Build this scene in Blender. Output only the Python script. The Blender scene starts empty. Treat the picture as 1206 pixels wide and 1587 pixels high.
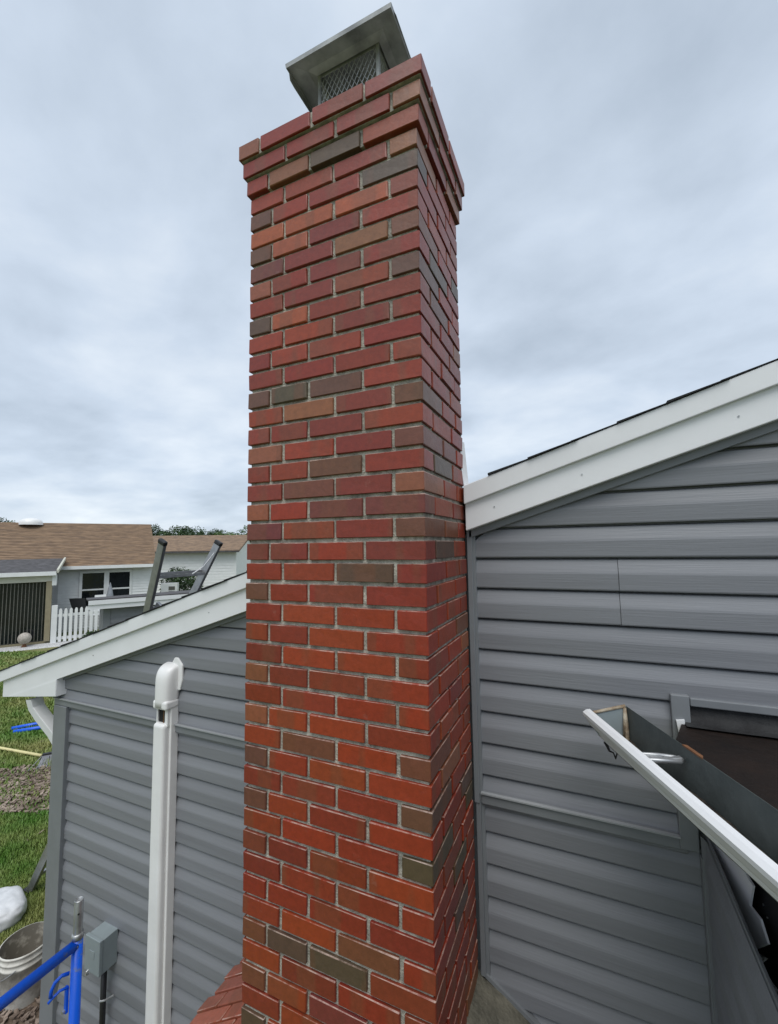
import bpy, math, random
from mathutils import Vector, Matrix, noise as mnoise
random.seed(7)
D = bpy.data
scene = bpy.context.scene
COL = scene.collection
ZG = 4.77                                   # local frame: chimney top front right corner = 0; ground = -4.77

# ---------------------------------------------------------------- camera
F_PX, W_PX, H_PX = 659.6, 1206.0, 1587.0
PITCH, ROLL, YAW = 0.0816, -0.0151, -0.4234
CAM = Vector((0.4087, -1.1604, -1.5186))
_fw = Vector((math.sin(YAW)*math.cos(PITCH), math.cos(YAW)*math.cos(PITCH), math.sin(PITCH)))
_rt = Vector((math.cos(YAW), -math.sin(YAW), 0)); _up = _rt.cross(_fw)
R2 = _rt*math.cos(ROLL)+_up*math.sin(ROLL); U2 = -_rt*math.sin(ROLL)+_up*math.cos(ROLL)
cam_d = D.cameras.new('camera'); cam = D.objects.new('camera', cam_d); COL.objects.link(cam)
cam_d.sensor_fit = 'HORIZONTAL'; cam_d.sensor_width = 36.0; cam_d.lens = 36.0*F_PX/W_PX
cam_d.clip_start = 0.02; cam_d.clip_end = 3000
m = Matrix(((R2.x, U2.x, -_fw.x, CAM.x), (R2.y, U2.y, -_fw.y, CAM.y), (R2.z, U2.z, -_fw.z, CAM.z+ZG), (0, 0, 0, 1)))
cam.matrix_world = m
scene.camera = cam
def ray(x, y): return R2*((x-W_PX/2)/F_PX) + U2*((H_PX/2-y)/F_PX) + _fw
def un(x, y, ax, v):                        # pixel -> point on the plane axis = v
    d = ray(x, y); t = (v-CAM[ax])/d[ax]; return CAM + d*t

# ---------------------------------------------------------------- world, sun, exposure
SUN_EL, SUN_AZ = math.radians(60), math.radians(162)      # azimuth from +Y towards +X
world = D.worlds.new('World'); scene.world = world; world.use_nodes = True
nt = world.node_tree; nt.nodes.clear()
N = nt.nodes.new; L = nt.links.new
wo = N('ShaderNodeOutputWorld'); bg = N('ShaderNodeBackground'); bg.inputs['Strength'].default_value = 0.1
sky = N('ShaderNodeTexSky'); sky.sky_type = 'NISHITA'; sky.sun_disc = False
sky.sun_elevation = SUN_EL; sky.sun_rotation = SUN_AZ
tc = N('ShaderNodeTexCoord'); sep = N('ShaderNodeSeparateXYZ'); L(tc.outputs['Generated'], sep.inputs[0])
def wmath(op, a, b=None, clamp=False):
    n = N('ShaderNodeMath'); n.operation = op; n.use_clamp = clamp
    for i, v in enumerate((a, b)):
        if v is None: continue
        if isinstance(v, (int, float)): n.inputs[i].default_value = v
        else: L(v, n.inputs[i])
    return n.outputs[0]
zc = wmath('ADD', wmath('MAXIMUM', sep.outputs[2], 0.0), 0.20)
comb = N('ShaderNodeCombineXYZ'); L(wmath('DIVIDE', sep.outputs[0], zc), comb.inputs[0]); L(wmath('DIVIDE', sep.outputs[1], zc), comb.inputs[1])
def wnoise(scale, detail, rough, off, dist=0.0):
    mp = N('ShaderNodeMapping'); L(comb.outputs[0], mp.inputs[0]); mp.inputs['Location'].default_value = off
    mp.inputs['Rotation'].default_value = (0, 0, 0.5); mp.inputs['Scale'].default_value = (1.0, 1.15, 1)
    n = N('ShaderNodeTexNoise'); n.inputs['Scale'].default_value = scale; n.inputs['Detail'].default_value = detail
    n.inputs['Roughness'].default_value = rough; n.inputs['Distortion'].default_value = dist
    L(mp.outputs[0], n.inputs['Vector']); return n.outputs['Fac']
cl = wmath('ADD', wmath('MULTIPLY', wnoise(0.65, 4, 0.5, (1.4, 5.2, 0), 0.1), 0.70), wmath('MULTIPLY', wnoise(2.4, 6, 0.55, (7.3, 2.2, 0), 0.15), 0.30))
ramp = N('ShaderNodeValToRGB'); L(cl, ramp.inputs[0])
e = ramp.color_ramp.elements
e[0].position = 0.36; e[0].color = (3.4/10, 4.0/10, 4.75/10, 1)
e[1].position = 0.66; e[1].color = (6.8/10, 7.3/10, 7.8/10, 1)
mid = e.new(0.5); mid.color = (4.8/10, 5.5/10, 6.4/10, 1)
scl = N('ShaderNodeMix'); scl.data_type = 'RGBA'; scl.blend_type = 'MULTIPLY'; scl.inputs['Factor'].default_value = 1
L(ramp.outputs[0], scl.inputs['A']); scl.inputs['B'].default_value = (10, 10, 10, 1)
mx = N('ShaderNodeMix'); mx.data_type = 'RGBA'; mx.inputs['Factor'].default_value = 0.9
L(sky.outputs[0], mx.inputs['A']); L(scl.outputs['Result'], mx.inputs['B'])
L(mx.outputs['Result'], bg.inputs[0]); L(bg.outputs[0], wo.inputs[0])

sl = D.lights.new('sun', 'SUN'); sl.energy = 1.45; sl.angle = math.radians(40); sl.color = (1.0, 0.97, 0.93)
sun = D.objects.new('sun', sl); COL.objects.link(sun)
sd = Vector((math.sin(SUN_AZ)*math.cos(SUN_EL), math.cos(SUN_AZ)*math.cos(SUN_EL), math.sin(SUN_EL)))
sun.rotation_euler = sd.to_track_quat('Z', 'Y').to_euler(); sun.location = (0, -5, 15)
vs = scene.view_settings; vs.view_transform = 'Standard'; vs.look = 'None'; vs.exposure = 0.48; vs.gamma = 1; vs.use_curve_mapping = False
scene.render.engine = 'CYCLES'
scene.render.resolution_x, scene.render.resolution_y = 778, 1024

# ---------------------------------------------------------------- materials
MATS = {}
def mat(name, col, rough=0.6, var=0.15, vscale=6.0, bump=0.0, bscale=60.0, metal=0.0, stretch=(1, 1, 1), col2=None, spec=0.5, vdetail=5.0, objcol=False, lo=0.35, hi=0.65):
    mt = D.materials.new(name); mt.use_nodes = True
    t = mt.node_tree; b = t.nodes['Principled BSDF']; n = t.nodes.new; l = t.links.new
    b.inputs['Roughness'].default_value = rough; b.inputs['Metallic'].default_value = metal
    b.inputs['Specular IOR Level'].default_value = spec
    co = n('ShaderNodeTexCoord'); oi = n('ShaderNodeObjectInfo')
    mp = n('ShaderNodeMapping'); mp.inputs['Scale'].default_value = stretch
    ad = n('ShaderNodeVectorMath'); ad.operation = 'ADD'
    sc = n('ShaderNodeVectorMath'); sc.operation = 'SCALE'; sc.inputs['Scale'].default_value = 37.0
    cx = n('ShaderNodeCombineXYZ')
    for i in range(3): l(oi.outputs['Random'], cx.inputs[i])
    l(cx.outputs[0], sc.inputs[0]); l(co.outputs['Object'], ad.inputs[0]); l(sc.outputs[0], ad.inputs[1]); l(ad.outputs[0], mp.inputs[0])
    nz = n('ShaderNodeTexNoise'); nz.inputs['Scale'].default_value = vscale; nz.inputs['Detail'].default_value = vdetail; nz.inputs['Roughness'].default_value = 0.62
    l(mp.outputs[0], nz.inputs['Vector'])
    mr = n('ShaderNodeMapRange'); mr.inputs['From Min'].default_value = lo; mr.inputs['From Max'].default_value = hi
    l(nz.outputs['Fac'], mr.inputs['Value'])
    mi = n('ShaderNodeMix'); mi.data_type = 'RGBA'; l(mr.outputs[0], mi.inputs['Factor'])
    c2 = col2 or tuple(min(1, c*(1+var)) for c in col); c1 = col if col2 else tuple(c*(1-var) for c in col)
    mi.inputs['A'].default_value = (*c1, 1); mi.inputs['B'].default_value = (*c2, 1)
    out = mi.outputs['Result']
    if objcol:
        mu = n('ShaderNodeMix'); mu.data_type = 'RGBA'; mu.blend_type = 'MULTIPLY'; mu.inputs['Factor'].default_value = 1
        l(out, mu.inputs['A']); l(oi.outputs['Color'], mu.inputs['B']); out = mu.outputs['Result']
    l(out, b.inputs['Base Color'])
    if bump:
        nb = n('ShaderNodeTexNoise'); nb.inputs['Scale'].default_value = bscale; nb.inputs['Detail'].default_value = 4
        l(mp.outputs[0], nb.inputs['Vector'])
        bp = n('ShaderNodeBump'); bp.inputs['Strength'].default_value = bump; bp.inputs['Distance'].default_value = 0.01
        l(nb.outputs['Fac'], bp.inputs['Height']); l(bp.outputs[0], b.inputs['Normal'])
    MATS[name] = mt; return mt

def brick_mat():
    mt = D.materials.new('brick_clay'); mt.use_nodes = True
    t = mt.node_tree; b = t.nodes['Principled BSDF']; n = t.nodes.new; l = t.links.new
    co = n('ShaderNodeTexCoord'); oi = n('ShaderNodeObjectInfo')
    cx = n('ShaderNodeCombineXYZ'); l(oi.outputs['Random'], cx.inputs[0]); l(oi.outputs['Random'], cx.inputs[1])
    sc = n('ShaderNodeVectorMath'); sc.operation = 'SCALE'; sc.inputs['Scale'].default_value = 53.0; l(cx.outputs[0], sc.inputs[0])
    ad = n('ShaderNodeVectorMath'); ad.operation = 'ADD'; l(co.outputs['Object'], ad.inputs[0]); l(sc.outputs[0], ad.inputs[1])
    # kiln flash: bands across the length of the brick
    mp = n('ShaderNodeMapping'); mp.inputs['Scale'].default_value = (1, 1, 0.12); l(ad.outputs[0], mp.inputs[0])
    n1 = n('ShaderNodeTexNoise'); n1.inputs['Scale'].default_value = 9.0; n1.inputs['Detail'].default_value = 1.0; l(mp.outputs[0], n1.inputs['Vector'])
    r1 = n('ShaderNodeMapRange'); r1.inputs['From Min'].default_value = 0.55; r1.inputs['From Max'].default_value = 0.60; l(n1.outputs['Fac'], r1.inputs['Value'])
    m0 = n('ShaderNodeMath'); m0.operation = 'MULTIPLY'; l(r1.outputs[0], m0.inputs[0]); m0.inputs[1].default_value = 0.42
    m1 = n('ShaderNodeMix'); m1.data_type = 'RGBA'; l(m0.outputs[0], m1.inputs['Factor']); l(oi.outputs['Color'], m1.inputs['A']); m1.inputs['B'].default_value = (0.165, 0.060, 0.028, 1)
    # fine mottling
    n2 = n('ShaderNodeTexNoise'); n2.inputs['Scale'].default_value = 55.0; n2.inputs['Detail'].default_value = 6; n2.inputs['Roughness'].default_value = 0.7; l(ad.outputs[0], n2.inputs['Vector'])
    r2 = n('ShaderNodeMapRange'); r2.inputs['From Min'].default_value = 0.3; r2.inputs['From Max'].default_value = 0.7; r2.inputs['To Min'].default_value = 0.82; r2.inputs['To Max'].default_value = 1.15; l(n2.outputs['Fac'], r2.inputs['Value'])
    m2 = n('ShaderNodeVectorMath'); m2.operation = 'SCALE'; l(m1.outputs['Result'], m2.inputs[0]); l(r2.outputs[0], m2.inputs['Scale'])
    # mortar haze: thin pale smears, plus pale upward-facing edges
    geo = n('ShaderNodeNewGeometry')
    n3 = n('ShaderNodeTexNoise'); n3.inputs['Scale'].default_value = 22.0; n3.inputs['Detail'].default_value = 7; n3.inputs['Roughness'].default_value = 0.75; l(ad.outputs[0], n3.inputs['Vector'])
    r3 = n('ShaderNodeMapRange'); r3.inputs['From Min'].default_value = 0.62; r3.inputs['From Max'].default_value = 0.74; r3.inputs['To Max'].default_value = 0.14; l(n3.outputs['Fac'], r3.inputs['Value'])
    at = n('ShaderNodeAttribute'); at.attribute_name = 'edge'
    r4 = n('ShaderNodeMapRange'); r4.inputs['From Min'].default_value = 0.40; r4.inputs['From Max'].default_value = 0.60; r4.inputs['To Max'].default_value = 0.75; l(n3.outputs['Fac'], r4.inputs['Value'])
    em = n('ShaderNodeMath'); em.operation = 'MULTIPLY'; l(at.outputs['Fac'], em.inputs[0]); l(r4.outputs[0], em.inputs[1])
    mxx = n('ShaderNodeMath'); mxx.operation = 'MAXIMUM'; l(r3.outputs[0], mxx.inputs[0]); l(em.outputs[0], mxx.inputs[1])
    m3 = n('ShaderNodeMix'); m3.data_type = 'RGBA'; l(mxx.outputs[0], m3.inputs['Factor']); l(m2.outputs[0], m3.inputs['A']); m3.inputs['B'].default_value = (0.46, 0.34, 0.28, 1)
    l(m3.outputs['Result'], b.inputs['Base Color'])
    r5 = n('ShaderNodeMapRange'); r5.inputs['To Min'].default_value = 0.30; r5.inputs['To Max'].default_value = 0.52; l(n3.outputs['Fac'], r5.inputs['Value']); l(r5.outputs[0], b.inputs['Roughness'])
    b.inputs['Specular IOR Level'].default_value = 0.55
    bp = n('ShaderNodeBump'); bp.inputs['Strength'].default_value = 0.28; bp.inputs['Distance'].default_value = 0.004
    l(n2.outputs['Fac'], bp.inputs['Height']); l(bp.outputs[0], b.inputs['Normal'])
    return mt
BRICK = brick_mat()
mat('mortar', (0.37, 0.352, 0.298), 0.9, vscale=25, var=0.38, bump=0.6, bscale=160)
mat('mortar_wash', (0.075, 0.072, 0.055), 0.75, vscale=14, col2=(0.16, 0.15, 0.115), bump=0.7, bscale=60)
mat('siding', (0.198, 0.206, 0.222), 0.45, var=0.12, vscale=9, bump=0.10, bscale=120, stretch=(0.06, 1, 1.6), lo=0.3, hi=0.7)
mat('trim_grey', (0.185, 0.197, 0.208), 0.4, var=0.07, vscale=5, bump=0.03, bscale=30)
mat('trim_lip_highlight', (0.30, 0.315, 0.325), 0.3, var=0.05)  # trim grey lightened: the lip's bright highlight line is painted into the colour
mat('white_metal', (0.76, 0.77, 0.78), 0.38, var=0.025, vscale=5, bump=0.02, bscale=25)
mat('white_plastic', (0.78, 0.78, 0.77), 0.33, var=0.04, vscale=6)
mat('white_paint', (0.75, 0.76, 0.76), 0.55, var=0.04, vscale=4)
mat('cream_trim', (0.56, 0.55, 0.47), 0.5, var=0.06)
mat('tan_trim', (0.27, 0.235, 0.155), 0.5, var=0.08)
mat('shingle_dark', (0.022, 0.023, 0.025), 0.9, var=0.4, vscale=60, bump=0.8, bscale=200)
mat('shingle_brown', (0.135, 0.090, 0.060), 0.9, vscale=2.2, col2=(0.27, 0.180, 0.110), bump=0.5, bscale=40, stretch=(1.0, 1.0, 6), vdetail=8)
mat('shingle_grey', (0.075, 0.072, 0.075), 0.9, var=0.35, vscale=5, bump=0.4, bscale=40)
mat('membrane', (0.004, 0.0035, 0.0035), 0.62, spec=0.3, vscale=4, col2=(0.018, 0.010, 0.007), bump=0.5, bscale=35, vdetail=8)
mat('tar', (0.007, 0.007, 0.008), 0.8, vscale=14, col2=(0.020, 0.021, 0.022), bump=0.5, bscale=70)
mat('gutter_inside', (0.050, 0.062, 0.060), 0.5, vscale=10, col2=(0.085, 0.100, 0.097), bump=0.12, bscale=50, vdetail=8)
mat('gutter_dirt', (0.018, 0.015, 0.012), 0.95, vscale=30, col2=(0.07, 0.055, 0.04), bump=0.9, bscale=90)
mat('sealant', (0.42, 0.37, 0.28), 0.6, vscale=25, col2=(0.20, 0.13, 0.07), bump=0.6, bscale=60)
mat('galvanised', (0.42, 0.43, 0.435), 0.42, var=0.22, vscale=14, metal=0.75, bump=0.06, bscale=12)
mat('cap_metal', (0.22, 0.225, 0.225), 0.45, vscale=8, col2=(0.46, 0.465, 0.46), metal=0.3, bump=0.08, bscale=9, vdetail=7)
mat('wire', (0.55, 0.56, 0.56), 0.35, metal=0.7)
mat('flue_clay', (0.36, 0.33, 0.30), 0.85, vscale=9, col2=(0.58, 0.56, 0.53))
mat('blue_paint', (0.004, 0.105, 0.70), 0.34, col2=(0.10, 0.15, 0.32), lo=0.62, hi=0.68, vdetail=8, vscale=22, bump=0.05, bscale=40)
mat('box_grey', (0.235, 0.275, 0.285), 0.45, var=0.06, vscale=8)
mat('black_plastic', (0.013, 0.013, 0.014), 0.45, var=0.2)
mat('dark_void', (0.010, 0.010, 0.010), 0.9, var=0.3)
mat('copper', (0.40, 0.22, 0.13), 0.35, metal=0.9)
mat('bucket', (0.66, 0.64, 0.58), 0.55, vscale=10, col2=(0.30, 0.28, 0.24), vdetail=9, lo=0.44, hi=0.66)
mat('bucket_inside', (0.10, 0.09, 0.07), 0.8, vscale=13, col2=(0.33, 0.31, 0.26), vdetail=8, lo=0.5, hi=0.75)
mat('bag', (0.70, 0.71, 0.72), 0.4, vscale=9, col2=(0.55, 0.56, 0.57), bump=0.2, bscale=30)
mat('aluminium', (0.36, 0.36, 0.365), 0.42, var=0.15, vscale=12, metal=0.8)
mat('yellow_pole', (0.66, 0.60, 0.30), 0.5)
mat('bristle', (0.21, 0.21, 0.23), 0.7, var=0.3)
mat('stone_white', (0.62, 0.62, 0.62), 0.8, vscale=30, col2=(0.33, 0.33, 0.33), bump=0.8, bscale=60)
mat('granite_ball', (0.42, 0.38, 0.34), 0.7, var=0.2, vscale=20)
mat('glass_dark', (0.010, 0.013, 0.015), 0.06, var=0.3, vscale=1.5)
mat('blind', (0.115, 0.112, 0.095), 0.7, var=0.15)
mat('umbrella', (0.26, 0.28, 0.31), 0.8)
mat('leaf', (0.018, 0.040, 0.010), 0.55, vscale=1.2, col2=(0.055, 0.105, 0.026), objcol=True)
mat('bark', (0.085, 0.062, 0.045), 0.9, var=0.3, vscale=8)
mat('grass_blade', (0.090, 0.215, 0.026), 0.55, vscale=1.1, col2=(0.31, 0.32, 0.11), vdetail=8)
mat('lawn', (0.070, 0.120, 0.026), 0.95, vscale=0.7, col2=(0.20, 0.19, 0.075), bump=0.6, bscale=20, vdetail=9)
mat('mulch', (0.050, 0.034, 0.024), 0.95, vscale=12, col2=(0.17, 0.125, 0.09), bump=0.8, bscale=50, vdetail=8)
mat('chip', (0.11, 0.075, 0.055), 0.9, vscale=4.5, col2=(0.40, 0.32, 0.26), vdetail=9)
mat('rust', (0.16, 0.07, 0.03), 0.8, var=0.4, vscale=30)

# ---------------------------------------------------------------- mesh helpers
class MB:
    def __init__(s): s.v = []; s.f = []
    def add(s, vs, fs):
        o = len(s.v); s.v += [tuple(p) for p in vs]; s.f += [tuple(i+o for i in f) for f in fs]; return s
    def box(s, x0, x1, y0, y1, z0, z1):
        x0, x1 = sorted((x0, x1)); y0, y1 = sorted((y0, y1)); z0, z1 = sorted((z0, z1))
        return s.add([(x0,y0,z0),(x1,y0,z0),(x1,y1,z0),(x0,y1,z0),(x0,y0,z1),(x1,y0,z1),(x1,y1,z1),(x0,y1,z1)],
                     [(0,3,2,1),(4,5,6,7),(0,1,5,4),(1,2,6,5),(2,3,7,6),(3,0,4,7)])
    def prism(s, a, b):                     # two matching polygons (lists of points)
        n = len(a)
        return s.add(list(a)+list(b), [tuple(range(n))[::-1], tuple(range(n, 2*n))]+[(i, (i+1) % n, (i+1) % n+n, i+n) for i in range(n)])
    def strip(s, rows, close=False):        # grid of points
        n = len(rows[0]); vs = [p for r in rows for p in r]; fs = []
        for i in range(len(rows)-1):
            for j in range(n if close else n-1):
                k = (j+1) % n; fs.append((i*n+j, i*n+k, (i+1)*n+k, (i+1)*n+j))
        return s.add(vs, fs)
    def tube(s, pts, r, seg=12, cap=True):
        pts = [Vector(p) for p in pts]; rr = r if isinstance(r, (list, tuple)) else [r]*len(pts)
        rows = []; ref = None
        for i, p in enumerate(pts):
            d = (pts[min(i+1, len(pts)-1)]-pts[max(i-1, 0)]).normalized()
            if ref is None: ref = Vector((0, 0, 1)) if abs(d.z) < 0.9 else Vector((1, 0, 0))
            a = (ref - d*ref.dot(d)).normalized(); b = d.cross(a); ref = a
            rows.append([p + (a*math.cos(2*math.pi*k/seg)+b*math.sin(2*math.pi*k/seg))*rr[i] for k in range(seg)])
        o = len(s.v); s.strip(rows, True)
        if cap:
            s.f.append(tuple(o+k for k in range(seg))[::-1]); q = o+(len(rows)-1)*seg; s.f.append(tuple(q+k for k in range(seg)))
        return s
    def bar(s, p, q, w, h, up=(0, 0, 1)):   # rectangular bar from p to q
        p, q, up = Vector(p), Vector(q), Vector(up); d = (q-p).normalized(); a = d.cross(up).normalized(); b = a.cross(d)
        c = lambda o: [o+a*w/2+b*h/2, o-a*w/2+b*h/2, o-a*w/2-b*h/2, o+a*w/2-b*h/2]
        return s.prism(c(p), c(q))
    def lathe(s, prof, c, seg=24):          # prof: (r, z)
        rows = [[(c[0]+r*math.cos(2*math.pi*k/seg), c[1]+r*math.sin(2*math.pi*k/seg), c[2]+z) for k in range(seg)] for r, z in prof]
        return s.strip(rows, True)
    def build(s, name, mt, parent=None, smooth=False, bevel=0.0, seg=2, subsurf=0, kind=None, edge=False):
        xs = [p[0] for p in s.v]; ys = [p[1] for p in s.v]; zs = [p[2] for p in s.v]
        o = Vector(((min(xs)+max(xs))/2, (min(ys)+max(ys))/2, min(zs)))
        me = D.meshes.new(name); me.from_pydata([(p[0]-o.x, p[1]-o.y, p[2]-o.z) for p in s.v], [], s.f); me.update()
        import bmesh
        bm = bmesh.new(); bm.from_mesh(me)
        if len(s.f) < 6000: bmesh.ops.recalc_face_normals(bm, faces=bm.faces)
        bm.to_mesh(me); bm.free()
        if smooth:
            for p in me.polygons: p.use_smooth = True
        me.materials.append(MATS[mt] if isinstance(mt, str) else mt)
        ob = D.objects.new(name, me); COL.objects.link(ob)
        put(ob, o, parent)
        if bevel:
            bv = ob.modifiers.new('bevel', 'BEVEL'); bv.width = bevel; bv.segments = seg; bv.limit_method = 'ANGLE'; bv.angle_limit = math.radians(40)
        if subsurf:
            ss = ob.modifiers.new('sub', 'SUBSURF'); ss.levels = subsurf; ss.render_levels = subsurf
        if kind: ob['kind'] = kind
        return ob
WORLD = {}
def put(ob, o, parent=None):                # o in the local frame
    o = Vector((o[0], o[1], o[2]+ZG)); WORLD[ob.name] = o
    if parent is not None:
        ob.parent = parent; ob.location = o - WORLD[parent.name]
    else: ob.location = o
def thing(name, label, cat, loc, group=None):
    ob = D.objects.new(name, None); COL.objects.link(ob); ob.empty_display_size = 0.1
    put(ob, loc); tag(ob, label, cat, group); return ob
def tag(ob, label, cat, group=None):
    ob['label'] = label; ob['category'] = cat
    if group: ob['group'] = group
    return ob
def structure(ob): ob['kind'] = 'structure'; return ob

# ---------------------------------------------------------------- ground
g = -ZG
gm = MB(); gm.add([(-600, -400, g), (600, -400, g), (600, 900, g), (-600, 900, g)], [(0, 1, 2, 3)])
structure(gm.build('ground', 'lawn'))
mb = MB(); mb.add([(-4.35, -0.6, g+.004), (-2.4, -0.6, g+.004), (-2.4, 2.6, g+.004), (-3.3, 2.6, g+.004), (-3.75, 1.35, g+.004), (-4.3, .55, g+.004)], [(0, 1, 2, 3, 4, 5)])
structure(mb.build('mulch_bed', 'mulch'))
pc = un(48, 1222, 2, g)
mb = MB(); mb.add([(pc.x+1.15*(1+.16*math.sin(3*a+1))*math.cos(a), pc.y+.62*(1+.2*math.sin(4*a))*math.sin(a)+.25*math.cos(a), g+.004) for a in [k*math.pi/14 for k in range(28)]], [tuple(range(28))])
structure(mb.build('bare_earth', 'mulch'))

# ---------------------------------------------------------------- chimney
HC = 0.0677; BH = 0.0562
CW, CD = 0.664, 0.460
chim = thing('chimney', 'tall red brick chimney with corbelled crown standing against the grey gable wall', 'chimney', (-CW/2, CD/2, g))
_bm = {}
def brick_mesh(lx, ly, lz=BH):
    key = (round(lx, 3), round(ly, 3), round(lz, 3), random.randrange(4))
    if key in _bm: return _bm[key]
    import bmesh
    me = D.meshes.new('brick'); bm = bmesh.new(); bmesh.ops.create_cube(bm, size=1)
    for v in bm.verts: v.co = Vector((v.co.x*lx, v.co.y*ly, (v.co.z+.5)*lz))
    bmesh.ops.bevel(bm, geom=list(bm.edges), offset=0.0020, segments=1, affect='EDGES', profile=0.5)
    for v in bm.verts: v.co += Vector((random.uniform(-1, 1), random.uniform(-1, 1), random.uniform(-1, 1)))*.0009
    bm.to_mesh(me); bm.free(); me.materials.append(BRICK)
    at = me.attributes.new('edge', 'FLOAT', 'FACE')
    big = max(p.area for p in me.polygons)
    for p in me.polygons: at.data[p.index].value = 1.0 if (p.area < big*0.06 and p.normal.z > 0.2) else 0.0
    _bm[key] = me; return me
RED = [(0.240, 0.032, 0.012), (0.222, 0.029, 0.012), (0.258, 0.036, 0.012), (0.200, 0.028, 0.015), (0.225, 0.034, 0.016), (0.270, 0.042, 0.013)]
BRN = [(0.150, 0.055, 0.030), (0.170, 0.055, 0.028), (0.125, 0.055, 0.034)]
GRY = (0.098, 0.060, 0.036); ORG = (0.34, 0.078, 0.024); OBR = (0.25, 0.085, 0.035); PUR = (0.165, 0.036, 0.028)
SPEC = {(1,0):OBR,(2,3):OBR,(3,2):GRY,(5,3):GRY,(4,3):OBR,(5,0):BRN[2],(6,0):ORG,(6,1):ORG,(6,2):ORG,(7,0):BRN[2],(7,1):ORG,(7,2):RED[3],(8,3):BRN[0],(9,0):OBR,(10,3):BRN[2],
        (11,0):GRY,(11,1):ORG,(15,0):BRN[2],(15,1):GRY,(15,2):BRN[2],(16,3):BRN[0],(19,2):BRN[0],(18,3):BRN[1],(20,3):OBR,(21,3):PUR,(22,3):BRN[0],(21,0):OBR,(22,0):PUR,(24,2):GRY,(25,0):BRN[0],
        (32,1):BRN[0],(32,3):BRN[0],(33,0):BRN[2],(34,3):BRN[2],(36,3):GRY,(41,0):BRN[1],(41,1):GRY,(41,2):GRY,(43,0):BRN[1],(45,0):GRY,(40,2):BRN[1],(29,0):OBR,(31,0):OBR,
        (8,5):GRY,(9,4):GRY,(11,4):BRN[2],(12,5):OBR,(19,4):GRY,(22,4):BRN[1],(23,4):GRY,(27,5):BRN[0],(35,5):BRN[2],(38,4):GRY,(40,4):GRY,(36,5):GRY}
def brick(parent, x0, x1, y0, y1, z, col, tilt=0.0, name='brick', lz=BH):
    me = brick_mesh(x1-x0, y1-y0, lz)
    ob = D.objects.new(name, me); COL.objects.link(ob)
    j = lambda a: random.uniform(-a, a)
    put(ob, ((x0+x1)/2+j(.0012), (y0+y1)/2+j(.0012), z+j(.0010)), parent)
    ob.rotation_euler = (j(.006), tilt+j(.006), j(.006)); ob.color = (*col, 1)
    return ob
def layout(n, e):                            # e = corbel projection. front 0..3, right face 4..5, hidden: left, back
    x0, x1, y0, y1 = -CW-e, e, -e, CD+e
    w = x1-x0; d = y1-y0; B = .092; Fl = .194; J = .0124
    if n % 2:
        c = w-B-3*J-2*Fl
        fr = [(x0, x0+B, y0, y0+Fl), (x0+B+J, x0+B+J+c, y0, y0+B), (x1-2*Fl-J, x1-Fl-J, y0, y0+B), (x1-Fl, x1, y0, y0+B)]
        rt = [(x1-B, x1, y0+B+J, y0+B+J+Fl), (x1-B, x1, y0+B+2*J+Fl, y1)]
        hid = [(x0, x0+B, y0+Fl+J, y1-B-J), (x0, x0+Fl, y1-B, y1), (x0+Fl+J, x0+2*Fl+J, y1-B, y1), (x0+2*Fl+2*J, x1-B-J, y1-B, y1)]
    else:
        c = w-B-3*J-2*Fl
        fr = [(x0, x0+c, y0, y0+B), (x0+c+J, x0+c+J+Fl, y0, y0+B), (x1-B-J-Fl, x1-B-J, y0, y0+B), (x1-B, x1, y0, y0+Fl)]
        rt = [(x1-B, x1, y0+Fl+J, y1-B-J), (x1-Fl, x1, y1-B, y1)]
        hid = [(x0, x0+B, y0+B+J, y0+B+J+Fl), (x0, x0+B, y0+B+2*J+Fl, y1), (x0+B+J, x0+B+J+Fl, y1-B, y1), (x0+B+2*J+Fl, x1-Fl-J, y1-B, y1)]
    return fr, rt, hid
CORB = {1: .033, 2: .022, 3: .011}
hb = MB()
def pick():
    r = random.random()
    return random.choice(RED) if r < .91 else (random.choice(BRN) if r < .925 else (OBR if r < .965 else PUR))
NVIS = 47
for n in range(1, NVIS+1):
    fr, rt, hid = layout(n, CORB.get(n, 0.0))
    for i, (a, b, c, d) in enumerate(fr+rt):
        col = SPEC.get((n, i)) or pick()
        col = tuple(c_*random.uniform(.9, 1.1) for c_ in col)
        brick(chim, a, b, c, d, -n*HC, col)
    for (a, b, c, d) in hid: hb.box(a, b, c, d, -n*HC, -n*HC+BH)
BASE_L, BASE_R = -1.0, 0.34                  # wider lower stage under the shoulders
SH_L, SH_R = -3.083, -3.03                   # height where shoulders meet the stack
slope = 0.585
for n in range(NVIS+1, 71):
    z = -n*HC
    xl = max(BASE_L, -CW-(SH_L-z-HC)/slope) if z+HC < SH_L else -CW
    xr = min(BASE_R, (SH_R-z-HC)/slope) if z+HC < SH_R else 0
    x = xl + (0 if n % 2 else -.1)
    while x < xr-.02:
        a, b = max(x, xl), min(x+.194, xr)
        if b-a > .02: hb.box(a, b, 0, .092, z, z+BH)
        x += .2045
    hb.box(xr-.092, xr, .1025, CD, z, z+BH); hb.box(xl, xl+.092, .1025, CD, z, z+BH)
hbo = hb.build('lower_brickwork', BRICK, chim, kind='stuff', bevel=.0020, seg=1); hbo.color = (0.2, .04, .022, 1)
mo = MB(); ins = .0085
for n in range(4, 71):                       # bed joints raked deep, head joints nearly flush
    zz = -n*HC
    mo.box(-CW+.0085, -.0085, .0085, CD+.02, zz+.001, zz+BH-.001)
    mo.box(-CW+.0095, -.0095, .0095, CD+.018, zz+BH-.002, zz+HC+.002)
for n, e in CORB.items():
    mo.box(-CW-e+ins, e-ins, -e+ins, CD+e-ins, -n*HC-.002+(.004 if n == 3 else 0), -(n-1)*HC-.012 if n == 1 else -(n-1)*HC-.003)
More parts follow.
